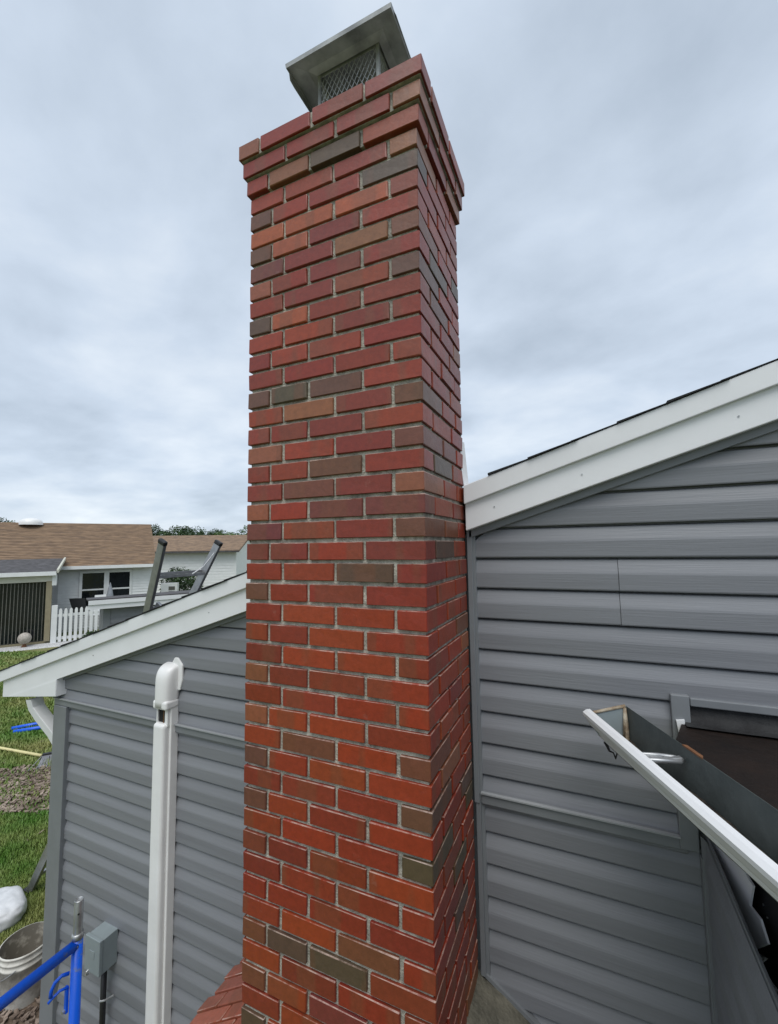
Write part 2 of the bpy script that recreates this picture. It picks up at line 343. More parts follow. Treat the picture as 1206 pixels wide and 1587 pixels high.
mo.build('mortar_joint', 'mortar', chim)
mo = MB()
mo.prism([(BASE_L+ins, ins, g+.02), (BASE_L+ins, ins, -3.30), (-CW, ins, -3.30+.336*slope), (-CW, ins, g+.02)], [(BASE_L+ins, CD+.01, g+.02), (BASE_L+ins, CD+.01, -3.30), (-CW, CD+.01, -3.30+.336*slope), (-CW, CD+.01, g+.02)])
mo.build('shoulder_mortar', 'mortar', chim)
# left shoulder: rowlock bricks laid down the slope
ang = math.atan(slope)
yy = .004; r = 0
while yy < CD-.03:
    off = 0 if r % 2 else .5
    s0 = -.03 - off*.2; Lslope = .336/math.cos(ang)
    s = s0
    while s < Lslope-.005:
        a, b = max(s, 0.0), min(s+.194, Lslope)
        if b-a > .03:
            sc = (a+b)/2
            cx, cz = -CW - sc*math.cos(ang), -3.083 - sc*math.sin(ang)
            me = brick_mesh(round(b-a, 3), .057, .03)
            ob = D.objects.new('shoulder_brick', me); COL.objects.link(ob)
            put(ob, (cx-.012*math.sin(ang)*0, yy+.029, cz-.020), chim); ob.rotation_euler = (random.uniform(-.03, .03), -ang, 0)
            ob.color = (*random.choice([(.30, .075, .04), (.33, .09, .05), (.27, .08, .05)]), 1)
        s += .2045
    yy += .0685; r += 1
# right shoulder: rough mortar wash
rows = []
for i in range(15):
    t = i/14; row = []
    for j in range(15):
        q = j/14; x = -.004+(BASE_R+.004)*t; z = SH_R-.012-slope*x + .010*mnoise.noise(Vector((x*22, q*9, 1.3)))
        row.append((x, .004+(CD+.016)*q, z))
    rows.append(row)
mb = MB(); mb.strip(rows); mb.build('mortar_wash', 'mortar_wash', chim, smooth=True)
MB().box(-.01, BASE_R-.01, .0, .09, -3.35, SH_R-.02-slope*BASE_R).build('shoulder_face', 'mortar', chim)
# crown slab and flue tile
MB().prism([(-CW-.02, -.02, -.012), (.02, -.02, -.012), (.02, CD+.02, -.012), (-CW-.02, CD+.02, -.012)], [(-.52, .09, .03), (-.13, .09, .03), (-.13, .37, .03), (-.52, .37, .03)]).build('crown_slab', 'mortar', chim)
fm = MB()
for a in ((-.50, -.485, .10, .36), (-.165, -.15, .10, .36), (-.485, -.165, .10, .115), (-.485, -.165, .345, .36)): fm.box(*a, .0, .150)
fm.build('flue_tile', 'flue_clay', chim)

# chimney cap
hx0, hx1, hy0, hy1, hz = -.548, -.100, .050, .415, .345
def rect(i, z): return [(hx0+i, hy0+i, z), (hx1-i, hy0+i, z), (hx1-i, hy1-i, z), (hx0+i, hy1-i, z)]
mb = MB(); mb.strip([rect(.002, hz-.016), rect(0, hz), rect(.060, hz+.010), rect(.088, hz+.004), rect(.094, hz+.030), rect(.14, hz+.060)], True); mb.f.append(tuple(len(mb.v)-4+k for k in range(4)))
cap = mb.build('chimney_cap', 'cap_metal', chim); so = cap.modifiers.new('s', 'SOLIDIFY'); so.thickness = .003
cap['label'] = 'galvanised metal chimney cap with diamond wire screen'
for (x_, dz_, sx_) in ((hx0, .048, -1), (hx1, .014, 1)):
    m_ = MB(); m_.strip([[(x_-sx_*.001, hy0+.02, hz-.004), (x_-sx_*.001, hy1-.02, hz-.004)], [(x_+sx_*.004, hy0+.035, hz-dz_*.6), (x_+sx_*.002, hy1-.03, hz-dz_*.6)], [(x_-sx_*.004, hy0+.05, hz-dz_), (x_-sx_*.006, hy1-.04, hz-dz_)]])
    m_.build('side_flap', 'cap_metal', cap).modifiers.new('s', 'SOLIDIFY').thickness = .002
mb = MB()
ix = .096
for (a, b) in (((hx0+ix, hy0+ix), (hx1-ix, hy0+ix)), ((hx1-ix, hy0+ix), (hx1-ix, hy1-ix)), ((hx1-ix, hy1-ix), (hx0+ix, hy1-ix)), ((hx0+ix, hy1-ix), (hx0+ix, hy0+ix))):
    mb.bar((*a, hz+.010), (*b, hz+.010), .004, .03); mb.bar((*a, .055), (*b, .055), .004, .03)
for cx in (hx0+ix, hx1-ix):
    for cy in (hy0+ix, hy1-ix): mb.bar((cx, cy, .04), (cx, cy, hz+.02), .012, .012, (1, 0, 0))
mb.build('screen_frame', 'cap_metal', cap)
def mesh_wall(p, q, z0, z1, pitch=.022, hgt=.040):
    m_ = MB(); p, q = Vector((*p, 0)), Vector((*q, 0)); Lh = (q-p).length; d = (q-p)/Lh; k = -int((z1-z0)/hgt*2)-2
    nn = int(Lh/pitch)+int((z1-z0)/hgt)+3
    for sgn in (1, -1):
        for i in range(-nn, 2*nn):
            # line: u = i*pitch + sgn*(z-z0)*pitch/hgt
            u0 = i*pitch; u1 = u0+sgn*(z1-z0)*pitch/hgt; za, zb = z0, z1
            ts = []
            for uu in (0, Lh):
                if abs(u1-u0) > 1e-9: ts.append((uu-u0)/(u1-u0))
            t0, t1 = max(0, min(ts)), min(1, max(ts))
            if t1-t0 < .02: continue
            A = p+d*(u0+(u1-u0)*t0)+Vector((0, 0, z0+(z1-z0)*t0)); B_ = p+d*(u0+(u1-u0)*t1)+Vector((0, 0, z0+(z1-z0)*t1))
            m_.bar(A, B_, .0017, .0017)
    return m_
ax0, ax1, ay0, ay1 = hx0+ix, hx1-ix, hy0+ix, hy1-ix
for a, b in (((ax0, ay0), (ax1, ay0)), ((ax1, ay0), (ax1, ay1)), ((ax0, ay0), (ax0, ay1)), ((ax0, ay1), (ax1, ay1))):
    mesh_wall(a, b, .05, hz+.02).build('wire_screen', 'wire', cap)

# ---------------------------------------------------------------- house
house = thing('house', 'grey vinyl sided gable house behind the brick chimney with white rake boards', 'house', (-.4, 4, g))
RS = .32                                     # roof slope
RX = 3.4
zt = lambda x, c: c + RS*x
YB = .498
wall = MB()
wall.prism([(-2.60, YB+.016, g), (-2.60, YB+.016, zt(-2.60, -1.47)), (RX, YB+.016, zt(RX, -1.47)), (RX, YB+.016, g)], [(-2.60, 8.0, g), (-2.60, 8.0, zt(-2.60, -1.47)), (RX, 8.0, zt(RX, -1.47)), (RX, 8.0, g)])
wallo = wall.build('gable_wall', 'trim_grey', house)
def lap(parent, xa, xb, z0, h, clip=None, name='siding_panel', y=YB, top=None):
    prof = [(-.010, .001), (.0185, 0.0), (.0200, .004), (.0208, .48*h), (.0196, .54*h), (.0075, .905*h), (.0050, .925*h), (-.012, .955*h), (-.012, h+.004)]
    lf = (lambda z: max(xa, (z-clip)/RS)) if clip is not None else (lambda z: xa)
    if lf(z0) > xb-.01: return None
    zm = z0+h+.004
    if clip is not None: zm = min(zm, zt(xb, clip)-.001)
    if top is not None: zm = min(zm, top)
    rows = []
    for k, (o, dz) in enumerate(prof):
        z = z0+dz
        if z > zm:
            (o1, d1), (o2, d2) = prof[k-1], prof[k]; q = (zm-z0-d1)/(d2-d1); z = zm; o = o1+(o2-o1)*q
            rows.append([(lf(z), y-o, z), (xb, y-o, z)]); break
        xl = lf(z)
        rows.append([(xl+(xb-xl)*i/6, y-o, z) for i in range(7)] if False else [(xl, y-o, z), (xb, y-o, z)])
    m_ = MB(); m_.strip(rows); return m_.build(name, 'siding', parent)
JZ = -2.43
CLIP = -1.487
# upper laps
for k in range(-8, 20):
    z0 = -1.5645 + .1138*k
    top = None
    zb = max(z0, JZ+.012)
    if z0+.1138 < JZ+.02: continue
    if z0 < JZ+.012: z0_, h_ = z0, .1138
    # left of the chimney
    if z0 < zt(-CW, CLIP)-.01: lap(wallo, -2.60, -CW-.004, z0, .1138, CLIP)
    # right of the chimney; two courses show a butt seam
    if z0 > -2.05: xb = 2.6
    else: xb = .66
    if -1.80 < z0 < -1.60:
        lap(wallo, .030, .5155, z0, .1138, CLIP); o_ = lap(wallo, .517, xb, z0, .1138, CLIP); o_.location.y -= .002
    else: lap(wallo, .030, xb, z0, .1138, CLIP)
# lower laps
for k in range(0, 21):
    z0 = -2.561-.1112*k
    if z0 < g-.08: break
    lap(wallo, -2.50, -CW-.004 if z0 > -3.0 else -.95, z0, .1112, top=JZ-.03, y=YB+.004)
    lap(wallo, .036, .72, z0, .1112, top=JZ-.03, y=YB+.004)
# trims
tm = MB(); tm.box(-2.625, -CW-.004, YB-.034, YB+.01, JZ-.030, JZ+.012); tm.build('drip_channel', 'trim_grey', house, bevel=.004)
MB().box(-2.625, -CW-.004, YB-.043, YB-.03, JZ+.0085, JZ+.0135).build('channel_lip', 'trim_lip_highlight', house)
tm = MB(); tm.box(.030, .642, YB-.034, YB+.01, JZ-.030, JZ+.012); tm.build('drip_channel', 'trim_grey', house, bevel=.004)
MB().box(.030, .642, YB-.043, YB-.03, JZ+.0085, JZ+.0135).build('channel_lip', 'trim_lip_highlight', house)
MB().box(.640, .690, YB-.036, YB+.01, -2.455, -1.995).build('corner_trim', 'trim_grey', house, bevel=.003)
MB().box(.692, 2.6, YB-.03, YB+.01, -2.027, -2.002).build('roof_channel', 'trim_grey', house, bevel=.003)
MB().box(.004, .024, YB-.034, YB+.01, JZ-.03, zt(0, -1.44)).build('edge_channel', 'trim_grey', house, bevel=.002)
MB().box(.020, .034, YB-.026, YB+.01, JZ-.03, zt(0, -1.44)).build('edge_channel', 'trim_grey', house, bevel=.002)
MB().box(.008, .026, YB-.030, YB+.01, -3.05, JZ-.03).build('edge_channel', 'trim_grey', house, bevel=.002)
MB().box(.024, .038, YB-.020, YB+.01, -3.06, JZ-.032).build('edge_channel', 'trim_grey', house, bevel=.002)
MB().prism([(0.006, CD+.012, -3.030), (.006, CD+.012, -3.045), (.34, CD+.012, -3.03-.334*slope-.015), (.34, CD+.012, -3.03-.334*slope)], [(0.006, YB-.002, -3.030), (.006, YB-.002, -3.045), (.34, YB-.002, -3.03-.334*slope-.015), (.34, YB-.002, -3.03-.334*slope)]).build('wash_flashing', 'trim_grey', house)
cp = MB(); cp.box(-2.618, -2.492, YB-.038, YB+.01, g+.02, JZ-.031); cp.box(-2.618, -2.60, YB-.036, YB+.12, g+.02, JZ-.031)
cp.build('corner_post', 'trim_grey', house, bevel=.003)
MB().box(-2.618, -2.585, YB-.030, YB+.01, JZ+.013, zt(-2.6, -1.50)).build('edge_channel', 'trim_grey', house, bevel=.002)
def slant(name, x0, x1, y0, y1, c0, c1, mt, bev=.002):
    a = [(x0, y0, zt(x0, c0)), (x1, y0, zt(x1, c0)), (x1, y0, zt(x1, c1)), (x0, y0, zt(x0, c1))]
    b = [(x, y1, z) for (x, _, z) in a]
    return MB().prism(a, b).build(name, mt, house, bevel=bev)
for (a, b) in ((-2.60, -CW-.004), (.012, RX)):
    slant('frieze_channel', a, b, YB-.034, YB+.01, -1.494, -1.455, 'trim_grey')
for (a, b) in ((-3.150, -CW-.004), (.010, RX)):
    slant('rake_cap', a, b, .412, .50, -1.366, -1.296, 'white_metal', .003)
    if a > 0: slant('rake_board', a, b, .430, .50, -1.466, -1.36, 'white_metal', .003)
lb = MB(); P = [(-3.135, -2.365), (-3.135, -2.470), (-2.544, -2.394), (-2.544, zt(-2.544, -1.478)), (-CW-.004, zt(-CW-.004, -1.470)), (-CW-.004, zt(-CW-.004, -1.362))]
lb.prism([(x, .430, z) for x, z in P], [(x, .50, z) for x, z in P]); lb.build('rake_board', 'white_metal', house)
rp = MB(); P = [(-3.06, -2.459), (-2.546, -2.392), (-2.546, zt(-2.546, -1.482))]
rp.prism([(x, .4275, z) for x, z in P], [(x, .4305, z) for x, z in P]); rp.build('return_panel', 'white_metal', house)
MB().prism([(-3.135, .50, -2.468), (-2.60, .50, -2.40), (-2.60, 8.0, -2.40), (-3.135, 8.0, -2.468)], [(-3.135, .50, -2.45), (-2.60, .50, -2.385), (-2.60, 8.0, -2.385), (-3.135, 8.0, -2.45)]).build('soffit', 'white_paint', house)
MB().box(-3.16, -3.137, .50, 8.0, -2.47, -2.31).build('eave_fascia', 'white_paint', house)
# roof: deck and shingle courses
a = [(-3.16, .475, zt(-3.16, -1.31)), (RX, .475, zt(RX, -1.31)), (RX, .475, zt(RX, -1.294)), (-3.16, .475, zt(-3.16, -1.294))]
roof = MB().prism(a, [(x, 8.05, z) for x, _, z in a]).build('roof', 'shingle_dark', house)
x = -3.185; k = 0
while x < RX-.1:
    xe = x+.165; y0 = .470 if (xe > -CW-.03 and x < .012) else .405+.004*math.sin(k*2.3)
    zj = random.uniform(-.002, .003)
    c = [(x, zt(x, -1.294)), (x, zt(x, -1.2885)+zj), (xe, zt(xe, -1.2928)), (xe, zt(xe, -1.294))]
    MB().prism([(u, y0, z) for u, z in c], [(u, 8.06, z) for u, z in c]).build('shingle', 'shingle_dark', roof)
    x += .143; k += 1
for xn in (-2.2, -1.3, .12, .42, .86, 1.6):
    zn = zt(xn, -1.415); MB().tube([(xn, .431, zn), (xn, .4275, zn)], .0028, 8).build('nail_head', 'galvanised', house)
# bent flashing where the rake meets the stack
fl = MB()
T = un(712, 684, 1, .44); T2 = un(719, 686, 1, .47); B1 = un(719, 754, 1, .44); B2 = un(726, 751, 1, .47)
fl.strip([[tuple(T), tuple(T2)], [tuple((T+B1)/2+Vector((-.004, 0, 0))), tuple((T2+B2)/2)], [tuple(B1), tuple(B2)]])
so = fl.build('step_flashing', 'white_metal', house); so.modifiers.new('s', 'SOLIDIFY').thickness = .0015

# downspout elbow at the eave
Ds = []
for (px, py, X) in ((53, 1082, -2.86), (57, 1096, -2.85), (68, 1112, -2.80), (86, 1135, -2.72), (100, 1160, -2.66)):
    Ds.append(un(px, py, 0, X))
mb = MB(); rows = []
for i, p in enumerate(Ds):
    d = (Ds[min(i+1, 4)]-Ds[max(i-1, 0)]).normalized(); nn = Vector((0, 1, 0)); q = d.cross(nn).normalized()
    rows.append([p+nn*.035+q*.028, p-nn*.035+q*.028, p-nn*.035-q*.028, p+nn*.035-q*.028])
mb.strip(rows, True); mb.build('downspout', 'white_paint', house, bevel=.004)

# side wing with its flat roof
wing = thing('porch_wing', 'low side wing with dark flat roof membrane and torn white fascia beside the grey gable', 'porch', (1.6, -.6, g))
ZR = -2.080
GA = Vector((.3915, .2962, 0)); GD = Vector((.4011, -.9161, 0)); GP = Vector((.9161, .4011, 0))   # gutter: start, along, towards the roof
edge = [Vector((.668, .470, 0)), GA+GD*.16+GP*.150, GA+GD*2.4+GP*.150]
rows = []
for i in range(25):
    t = i/24; A = edge[0].lerp(edge[1], t/.15) if t < .15 else edge[1].lerp(edge[2], (t-.15)/.85); row = []
    for j in range(17):
        q = j/16; X = A.x+(3.2-A.x)*q; Y = A.y
        row.append((X, Y, ZR + .006*mnoise.noise(Vector((X*5, Y*5, 0))) - .01*q))
    rows.append(row)
mb = MB(); mb.strip(rows); mb.build('roof_membrane', 'membrane', wing, smooth=True)
mb = MB(); rows = []
for i in range(40):
    X = .672+2.5*i/39; w_ = .003*mnoise.noise(Vector((X*6, 0, 0)))
    rows.append([(X, YB-.012, -2.027), (X, YB-.018+w_, -2.055), (X, YB-.034+w_, ZR+.006), (X, YB-.075+2*w_, ZR+.007)])
mb.strip(rows); mb.build('base_flashing', 'tar', wing, smooth=True)
MB().prism([(.650, YB-.045, -2.07), (.672, YB-.045, -2.066), (.678, YB-.045, -2.15), (.662, YB-.045, -2.17)], [(.650, YB-.036, -2.07), (.672, YB-.036, -2.066), (.678, YB-.036, -2.15), (.662, YB-.036, -2.17)]).build('torn_flashing', 'white_metal', wing)
F0 = Vector((.716, .466, 0)); FD = Vector((.12, -.993, 0)).normalized(); FN = Vector((-.993, -.12, 0)).normalized()
def uf(px, py, o=0.0):                       # pixel -> point on the fascia plane
    r_ = ray(px, py); P_ = F0+FN*o; t = (P_-Vector((CAM.x, CAM.y, 0))).dot(FN)/r_.dot(FN); return CAM+r_*t
def slab(pts, th_, nm, mt): MB().prism([tuple(p) for p in pts], [tuple(p-FN*th_) for p in pts]).build(nm, mt, wing)
def fz(s_, z): p = F0+FD*s_; return Vector((p.x, p.y, z))
t1 = uf(1150, 1335)
slab([fz(0, -2.10), Vector((t1.x, t1.y, -2.10)), t1]+[uf(*q) for q in ((1156, 1355), (1166.7, 1373), (1162, 1403), (1178, 1424), (1190, 1463), (1167.7, 1471.6), (1140, 1480))]+[fz(0, -2.56)], .005, 'torn_fascia', 'white_metal')
slab([uf(*q) for q in ((1167.7, 1474), (1187, 1485), (1175, 1495), (1206, 1539), (1240, 1590), (1240, 1640), (1120, 1500))], .005, 'torn_fascia', 'white_metal')
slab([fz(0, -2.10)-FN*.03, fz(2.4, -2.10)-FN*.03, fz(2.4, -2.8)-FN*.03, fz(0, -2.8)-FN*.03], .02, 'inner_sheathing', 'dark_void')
for q in ((1184, 1402), (1190, 1422)):
    p = uf(*q, -.028); MB().tube([tuple(p), tuple(p+FN*.002)], .0022, 8).build('nail_head', 'galvanised', wing)
MB().prism([(p.x, p.y, ZR-.006) for p in edge]+[(2.0, -1.7, ZR-.016), (2.0, .47, ZR-.016)], [(p.x, p.y, ZR-.022) for p in edge]+[(2.0, -1.7, ZR-.026), (2.0, .47, ZR-.026)]).build('roof_deck', 'tar', wing)
# wing wall facing the chimney
ww_ = MB(); ww_.prism([(.705, .47, g), (.705, .47, -2.390), (.705, -2.2, -2.390), (.705, -2.2, g)], [(.711, .47, g), (.711, .47, -2.392), (.711, -2.2, -2.392), (.711, -2.2, g)])
wwo = ww_.build('wing_wall', 'trim_grey', wing)
rows = []
for i in range(30):
    z = -2.40-2.3*i/29; w_ = .006*mnoise.noise(Vector((z*7, 3, 0))); rows.append([(.692, .455, z), (.699, .44, z), (.7035+w_*.2, .425+w_, z)])
mb = MB(); mb.strip(rows); mb.build('inside_corner_trim', 'trim_grey', wing)
MB().box(.690, .700, .452, .476, -4.7, -2.46).build('corner_bead', 'trim_grey', wing)
for k in range(20):
    z0 = -2.515-.1112*k
    m_ = MB(); rows = [[(.7045-o, .425, z0+dz), (.7045-o, -2.2, z0+dz)] for o, dz in ((.0, 0), (.009, 0), (.010, .055), (.001, .1112))]
    m_.strip(rows); m_.build('siding_panel', 'siding', wwo)
MB().box(1.2, 3.2, -2.1, .40, g, -2.5).build('wing_body', 'trim_grey', wing)

# gutter: K profile swept along the roof edge, hanging slightly away from it
gut = thing('rain_gutter', 'white metal rain gutter with rusty end cap hanging off the flat roof edge', 'gutter', (.5, .1, -2.15))
ga, gd, gp = GA, GD, GP
def gpt(s, w, z): p = ga+gd*s+gp*w; return (p.x, p.y, z)
GZ = -2.030
outer = [(.0, GZ-.004), (.0, GZ-.020), (.012, GZ-.030), (.016, GZ-.045), (.030, GZ-.075), (.030, GZ-.095)]
def sweep(prof, s0, s1): return MB().strip([[gpt(s0, w, z) for w, z in prof], [gpt(s1, w, z) for w, z in prof]])
GL = 2.2
lip = [(.052, GZ-.078), (.044, GZ-.071), (.038, GZ-.057), (.022, GZ-.040), (.008, GZ-.018), (.001, GZ-.010), (.0, GZ), (.010, GZ+.007), (.022, GZ+.008), (.024, GZ-.002)]
o_ = sweep(lip, -.012, GL).build('gutter_front', 'white_metal', gut); o_.modifiers.new('s', 'SOLIDIFY').thickness = .0016
tr = [(.034, GZ-.115), (.034, GZ-.117), (.118, GZ-.117), (.122, GZ-.115), (.122, GZ+.020)]
o_ = sweep([(.0530, GZ-.0795), (.0560, GZ-.0840), (.122, GZ-.0840), (.125, GZ-.080), (.1270, GZ+.020)], 0, GL).build('gutter_trough', 'gutter_inside', gut); o_.modifiers.new('s', 'SOLIDIFY').thickness = .0016
ec = [(.006, GZ-.002), (.126, GZ+.020), (.124, GZ-.082), (.056, GZ-.082), (.042, GZ-.068), (.024, GZ-.042)]
MB().prism([gpt(.0, w, z) for w, z in ec], [gpt(.003, w, z) for w, z in ec]).build('end_cap', 'box_grey', gut)
MB().tube([gpt(.008, .118, GZ+.018), gpt(.010, .117, GZ-.03), gpt(.012, .116, GZ-.07), gpt(.012, .115, GZ-.074), gpt(.014, .09, GZ-.078), gpt(.014, .06, GZ-.078)], [.004, .008, .009, .011, .009, .006], 8).build('sealant_bead', 'sealant', gut, smooth=True)
MB().tube([gpt(.002, .006, GZ-.001), gpt(.002, .06, GZ+.009), gpt(.002, .122, GZ+.021)], .005, 8).build('end_cap_rim', 'sealant', gut, smooth=True)
rows = []
for i in range(90):
    s = .01+GL*i/90; rows.append([gpt(s, .058+.064*j/6, GZ-.082+.010*max(0, mnoise.noise(Vector((s*18, j*.6, 4)))+.25)+.006*(abs(j-3)/3)) for j in range(7)])
MB().strip(rows).build('debris', 'gutter_dirt', gut, smooth=True)
hg = MB(); sH = .262
hg.bar(gpt(sH, .012, GZ-.004), gpt(sH, .075, GZ-.010),   .030, .007); hg.bar(gpt(sH, .075, GZ-.010), gpt(sH, .116, GZ-.006), .014, .006)
hg.build('hanger', 'galvanised', gut, bevel=.002)
hk = MB(); hk.tube([gpt(sH-.014, .010, GZ-.002), gpt(sH-.014, .070, GZ-.006), gpt(sH-.012, .105, GZ-.010), gpt(sH, .119, GZ-.012), gpt(sH+.012, .105, GZ-.010), gpt(sH+.014, .070, GZ-.006), gpt(sH+.014, .010, GZ-.002)], .0052, 8)
hk.build('hanger_clip', 'galvanised', gut, smooth=True)
MB().prism([gpt(.255, .124, GZ+.0225), gpt(.325, .124, GZ+.0225), gpt(.315, .132, GZ+.023), gpt(.262, .132, GZ+.023)], [gpt(.255, .124, GZ+.019), gpt(.325, .124, GZ+.019), gpt(.315, .132, GZ+.019), gpt(.262, .132, GZ+.019)]).build('rust_patch', 'rust', gut)
MB().tube([gpt(.020, .046, GZ-.076), gpt(.030, .050, GZ-.084), gpt(.040, .050, GZ-.092), gpt(.055, .054, GZ-.090), gpt(.062, .056, GZ-.102), gpt(.066, .060, GZ-.084)], [.003, .004, .003, .002, .003, .002], 6).build('loose_sealant', 'black_plastic', gut)

# ---------------------------------------------------------------- line-set cover on the gable wall
ls = thing('line_set_cover', 'white plastic line set cover running down the grey siding with elbow on top', 'pipe cover', (-1.60, .44, g))
LX0, LX1, LY = -1.654, -1.570, .404
MB().box(LX0+.012, LX1+.012, LY+.035, .484, g+.05, -2.31).build('back_channel', 'white_plastic', ls, bevel=.004)
mb = MB(); mb.box(LX0, LX1, LY, LY+.045, g+.05, -2.405); mb.build('cover', 'white_plastic', ls, bevel=.018, seg=4)
MB().box(LX0+.006, LX0+.014, LY+.02, LY+.06, -2.42, -2.31).build('channel_edge', 'white_plastic', ls)
MB().box(LX1-.016, LX1+.004, LY+.02, LY+.06, -2.42, -2.31).build('channel_edge', 'white_plastic', ls)
MB().box(LX0+.012, LX1-.008, LY+.028, LY+.034, -2.41, -2.31).build('inner_void', 'dark_void', ls)
MB().tube([(LX0+.055, LY+.022, -2.42), (LX0+.060, LY+.022, -2.31)], .002, 8).build('copper_line', 'copper', ls)
mb = MB(); prof = []
for (yo, z) in ((0.0, -2.325), (.0, -2.20), (.004, -2.165), (.018, -2.135), (.045, -2.118), (.086, -2.112)): prof.append((LY-.004+yo, z))
def erow(x0, x1, dy): return None
rows = []
for y, z in prof:
    wv = .006 if z > -2.28 else 0
    rows.append([(LX0-wv, .484, min(z, -2.14)), (LX0-wv, y+.02, z-.004), (LX0+.012, y+.004, z), (LX0+.03, y, z), (LX1-.03, y, z), (LX1-.008, y+.004, z), (LX1+.012+wv, y+.02, z-.004), (LX1+.012+wv, .484, min(z, -2.14))])
mb.strip(rows); o_ = mb.build('elbow_cap', 'white_plastic', ls, smooth=True, subsurf=2); o_.modifiers.new('s', 'SOLIDIFY').thickness = .004
MB().prism([(LX0+.05, .470, -2.20), (LX0+.04, .470, -2.13), (LX0+.07, .470, -2.085), (LX1+.01, .470, -2.085), (LX1+.045, .470, -2.12), (LX1+.045, .470, -2.20), (LX1+.03, .470, -2.25), (LX0+.07, .470, -2.25)],
           [(LX0+.05, .484, -2.20), (LX0+.04, .484, -2.13), (LX0+.07, .484, -2.085), (LX1+.01, .484, -2.085), (LX1+.045, .484, -2.12), (LX1+.045, .484, -2.20), (LX1+.03, .484, -2.25), (LX0+.07, .484, -2.25)]).build('wall_flange', 'white_plastic', ls, bevel=.005)
MB().box(LX0-.003, LX1+.016, LY-.001, .484, -2.335, -2.29).build('collar', 'white_plastic', ls, bevel=.012, seg=3)

# ---------------------------------------------------------------- electrical disconnect on the wall
ebx = thing('disconnect_box', 'small grey electrical disconnect box with black conduit on the siding', 'electrical box', (-2.05, .42, -3.80))
BY = .385
p1 = un(133, 1450, 1, BY); p2 = un(152, 1463, 1, BY); pb = un(152, 1517, 1, BY)
bx0, bx1, bz1, bz0 = p1.x, p2.x+.01, p2.z+.005, pb.z
MB().box(bx0, bx1, BY+.016, .486, bz0, bz1).build('box_body', 'box_grey', ebx, bevel=.003)
MB().box(bx0-.004, bx1+.004, BY, BY+.018, bz0+.004, bz1+.006).build('box_lid', 'box_grey', ebx, bevel=.003)
MB().box((bx0+bx1)/2-.02, (bx0+bx1)/2+.02, BY-.002, BY+.001, (bz0+bz1)/2-.004, (bz0+bz1)/2+.03).build('embossed_panel', 'box_grey', ebx)
MB().tube([(bx0+.03, BY+.004, bz0+.012), (bx0+.03, BY-.008, bz0+.008), (bx0+.03, BY-.010, bz0-.006), (bx0+.03, BY+.002, bz0-.010)], .004, 8).build('lock_tab', 'galvanised', ebx)
ccx = (bx0+bx1)/2+.012
MB().tube([(ccx, .445, bz0+.01), (ccx, .445, bz0-.25), (ccx-.01, .45, bz0-.6), (ccx-.01, .45, g+.03)], .014, 12).build('conduit', 'black_plastic', ebx, smooth=True)
MB().tube([(ccx-.035, .478, bz0-.165), (ccx-.018, .442, bz0-.165), (ccx, .429, bz0-.165), (ccx+.018, .442, bz0-.165), (ccx+.035, .478, bz0-.165)], .005, 8).build('conduit_clamp', 'galvanised', ebx)

# ---------------------------------------------------------------- blue scaffold frame
SP = CAM + ray(120, 1462)*1.92
sx, sy, szt = SP.x, SP.y, SP.z
sc_ = thing('scaffold_frame', 'blue painted steel scaffold frame with galvanised coupling pin in front of the siding', 'scaffold', (sx, sy, g))
TR = .0213
y2 = sy-1.5
for yv in (sy, y2):
    po = MB().tube([(sx, yv, g), (sx, yv, szt+.035)], TR, 20).build('post', 'blue_paint', sc_, smooth=True)
    pin = MB(); n_ = 20
    zt_ = szt+.035
    rows = [[(sx+rr*math.cos(2*math.pi*k/n_), yv+rr*math.sin(2*math.pi*k/n_), zt_+z) for k in range(n_)] for rr, z in ((.018, -.02), (.018, .148), (.0165, .152), (.0135, .150), (.0135, .05))]
    pin.strip(rows, True); pin.build('coupling_pin', 'galvanised', sc_, smooth=True)
    cr = MB(); cr.lathe([(.0185, -.012), (.0235, -.012), (.0245, .0), (.0235, .010), (.0185, .012)], (sx, yv, zt_), 20); cr.build('pin_collar', 'galvanised', sc_, smooth=True)
    v_ = (CAM-Vector((sx, yv, zt_+.09))).normalized(); v_.z = 0; v_.normalize(); q_ = Vector((sx, yv, zt_+.098))+v_*.0172
    MB().tube([q_, q_+v_*.0015], .0042, 10).build('pin_hole', 'dark_void', sc_)
    q_ = Vector((sx, yv, zt_-.035))+v_*.0205
    MB().tube([q_, q_+v_*.004], .004, 10).build('rivet', 'galvanised', sc_)
MB().tube([(sx, sy-.006, szt), (sx, y2+.006, szt)], TR, 20).build('top_rail', 'blue_paint', sc_, smooth=True)
MB().tube([(sx, sy-.006, szt-.95), (sx, y2+.006, szt-.95)], TR, 20).build('lower_rail', 'blue_paint', sc_, smooth=True)
for yv in (sy-.42, y2+.42): MB().tube([(sx, yv, szt-.006), (sx, yv, szt-.944)], TR*.8, 16).build('inner_post', 'blue_paint', sc_, smooth=True)
lk = MB(); q = Vector((sx-.012, sy-.022, szt-.165))
lk.tube([q+Vector((0, .0, .055)), q+Vector((-.012, -.024, .060)), q+Vector((-.022, -.045, .045)), q+Vector((-.026, -.056, .020)), q+Vector((-.026, -.058, -.004))], .0075, 10)
lk.tube([q+Vector((-.002, .0, -.002)), q+Vector((-.016, -.028, .0)), q+Vector((-.024, -.052, -.012)), q+Vector((-.028, -.066, -.022))], .0055, 10)
lk.build('brace_lock', 'blue_paint', sc_, smooth=True)
MB().box(sx-.030, sx-.014, sy-.030, sy-.018, szt-.275, szt-.165).build('lock_strap', 'blue_paint', sc_, bevel=.003)
MB().tube([(sx-.022, sy-.03, szt-.262), (sx-.022, sy-.040, szt-.262)], .007, 10).build('lock_bolt', 'galvanised', sc_)

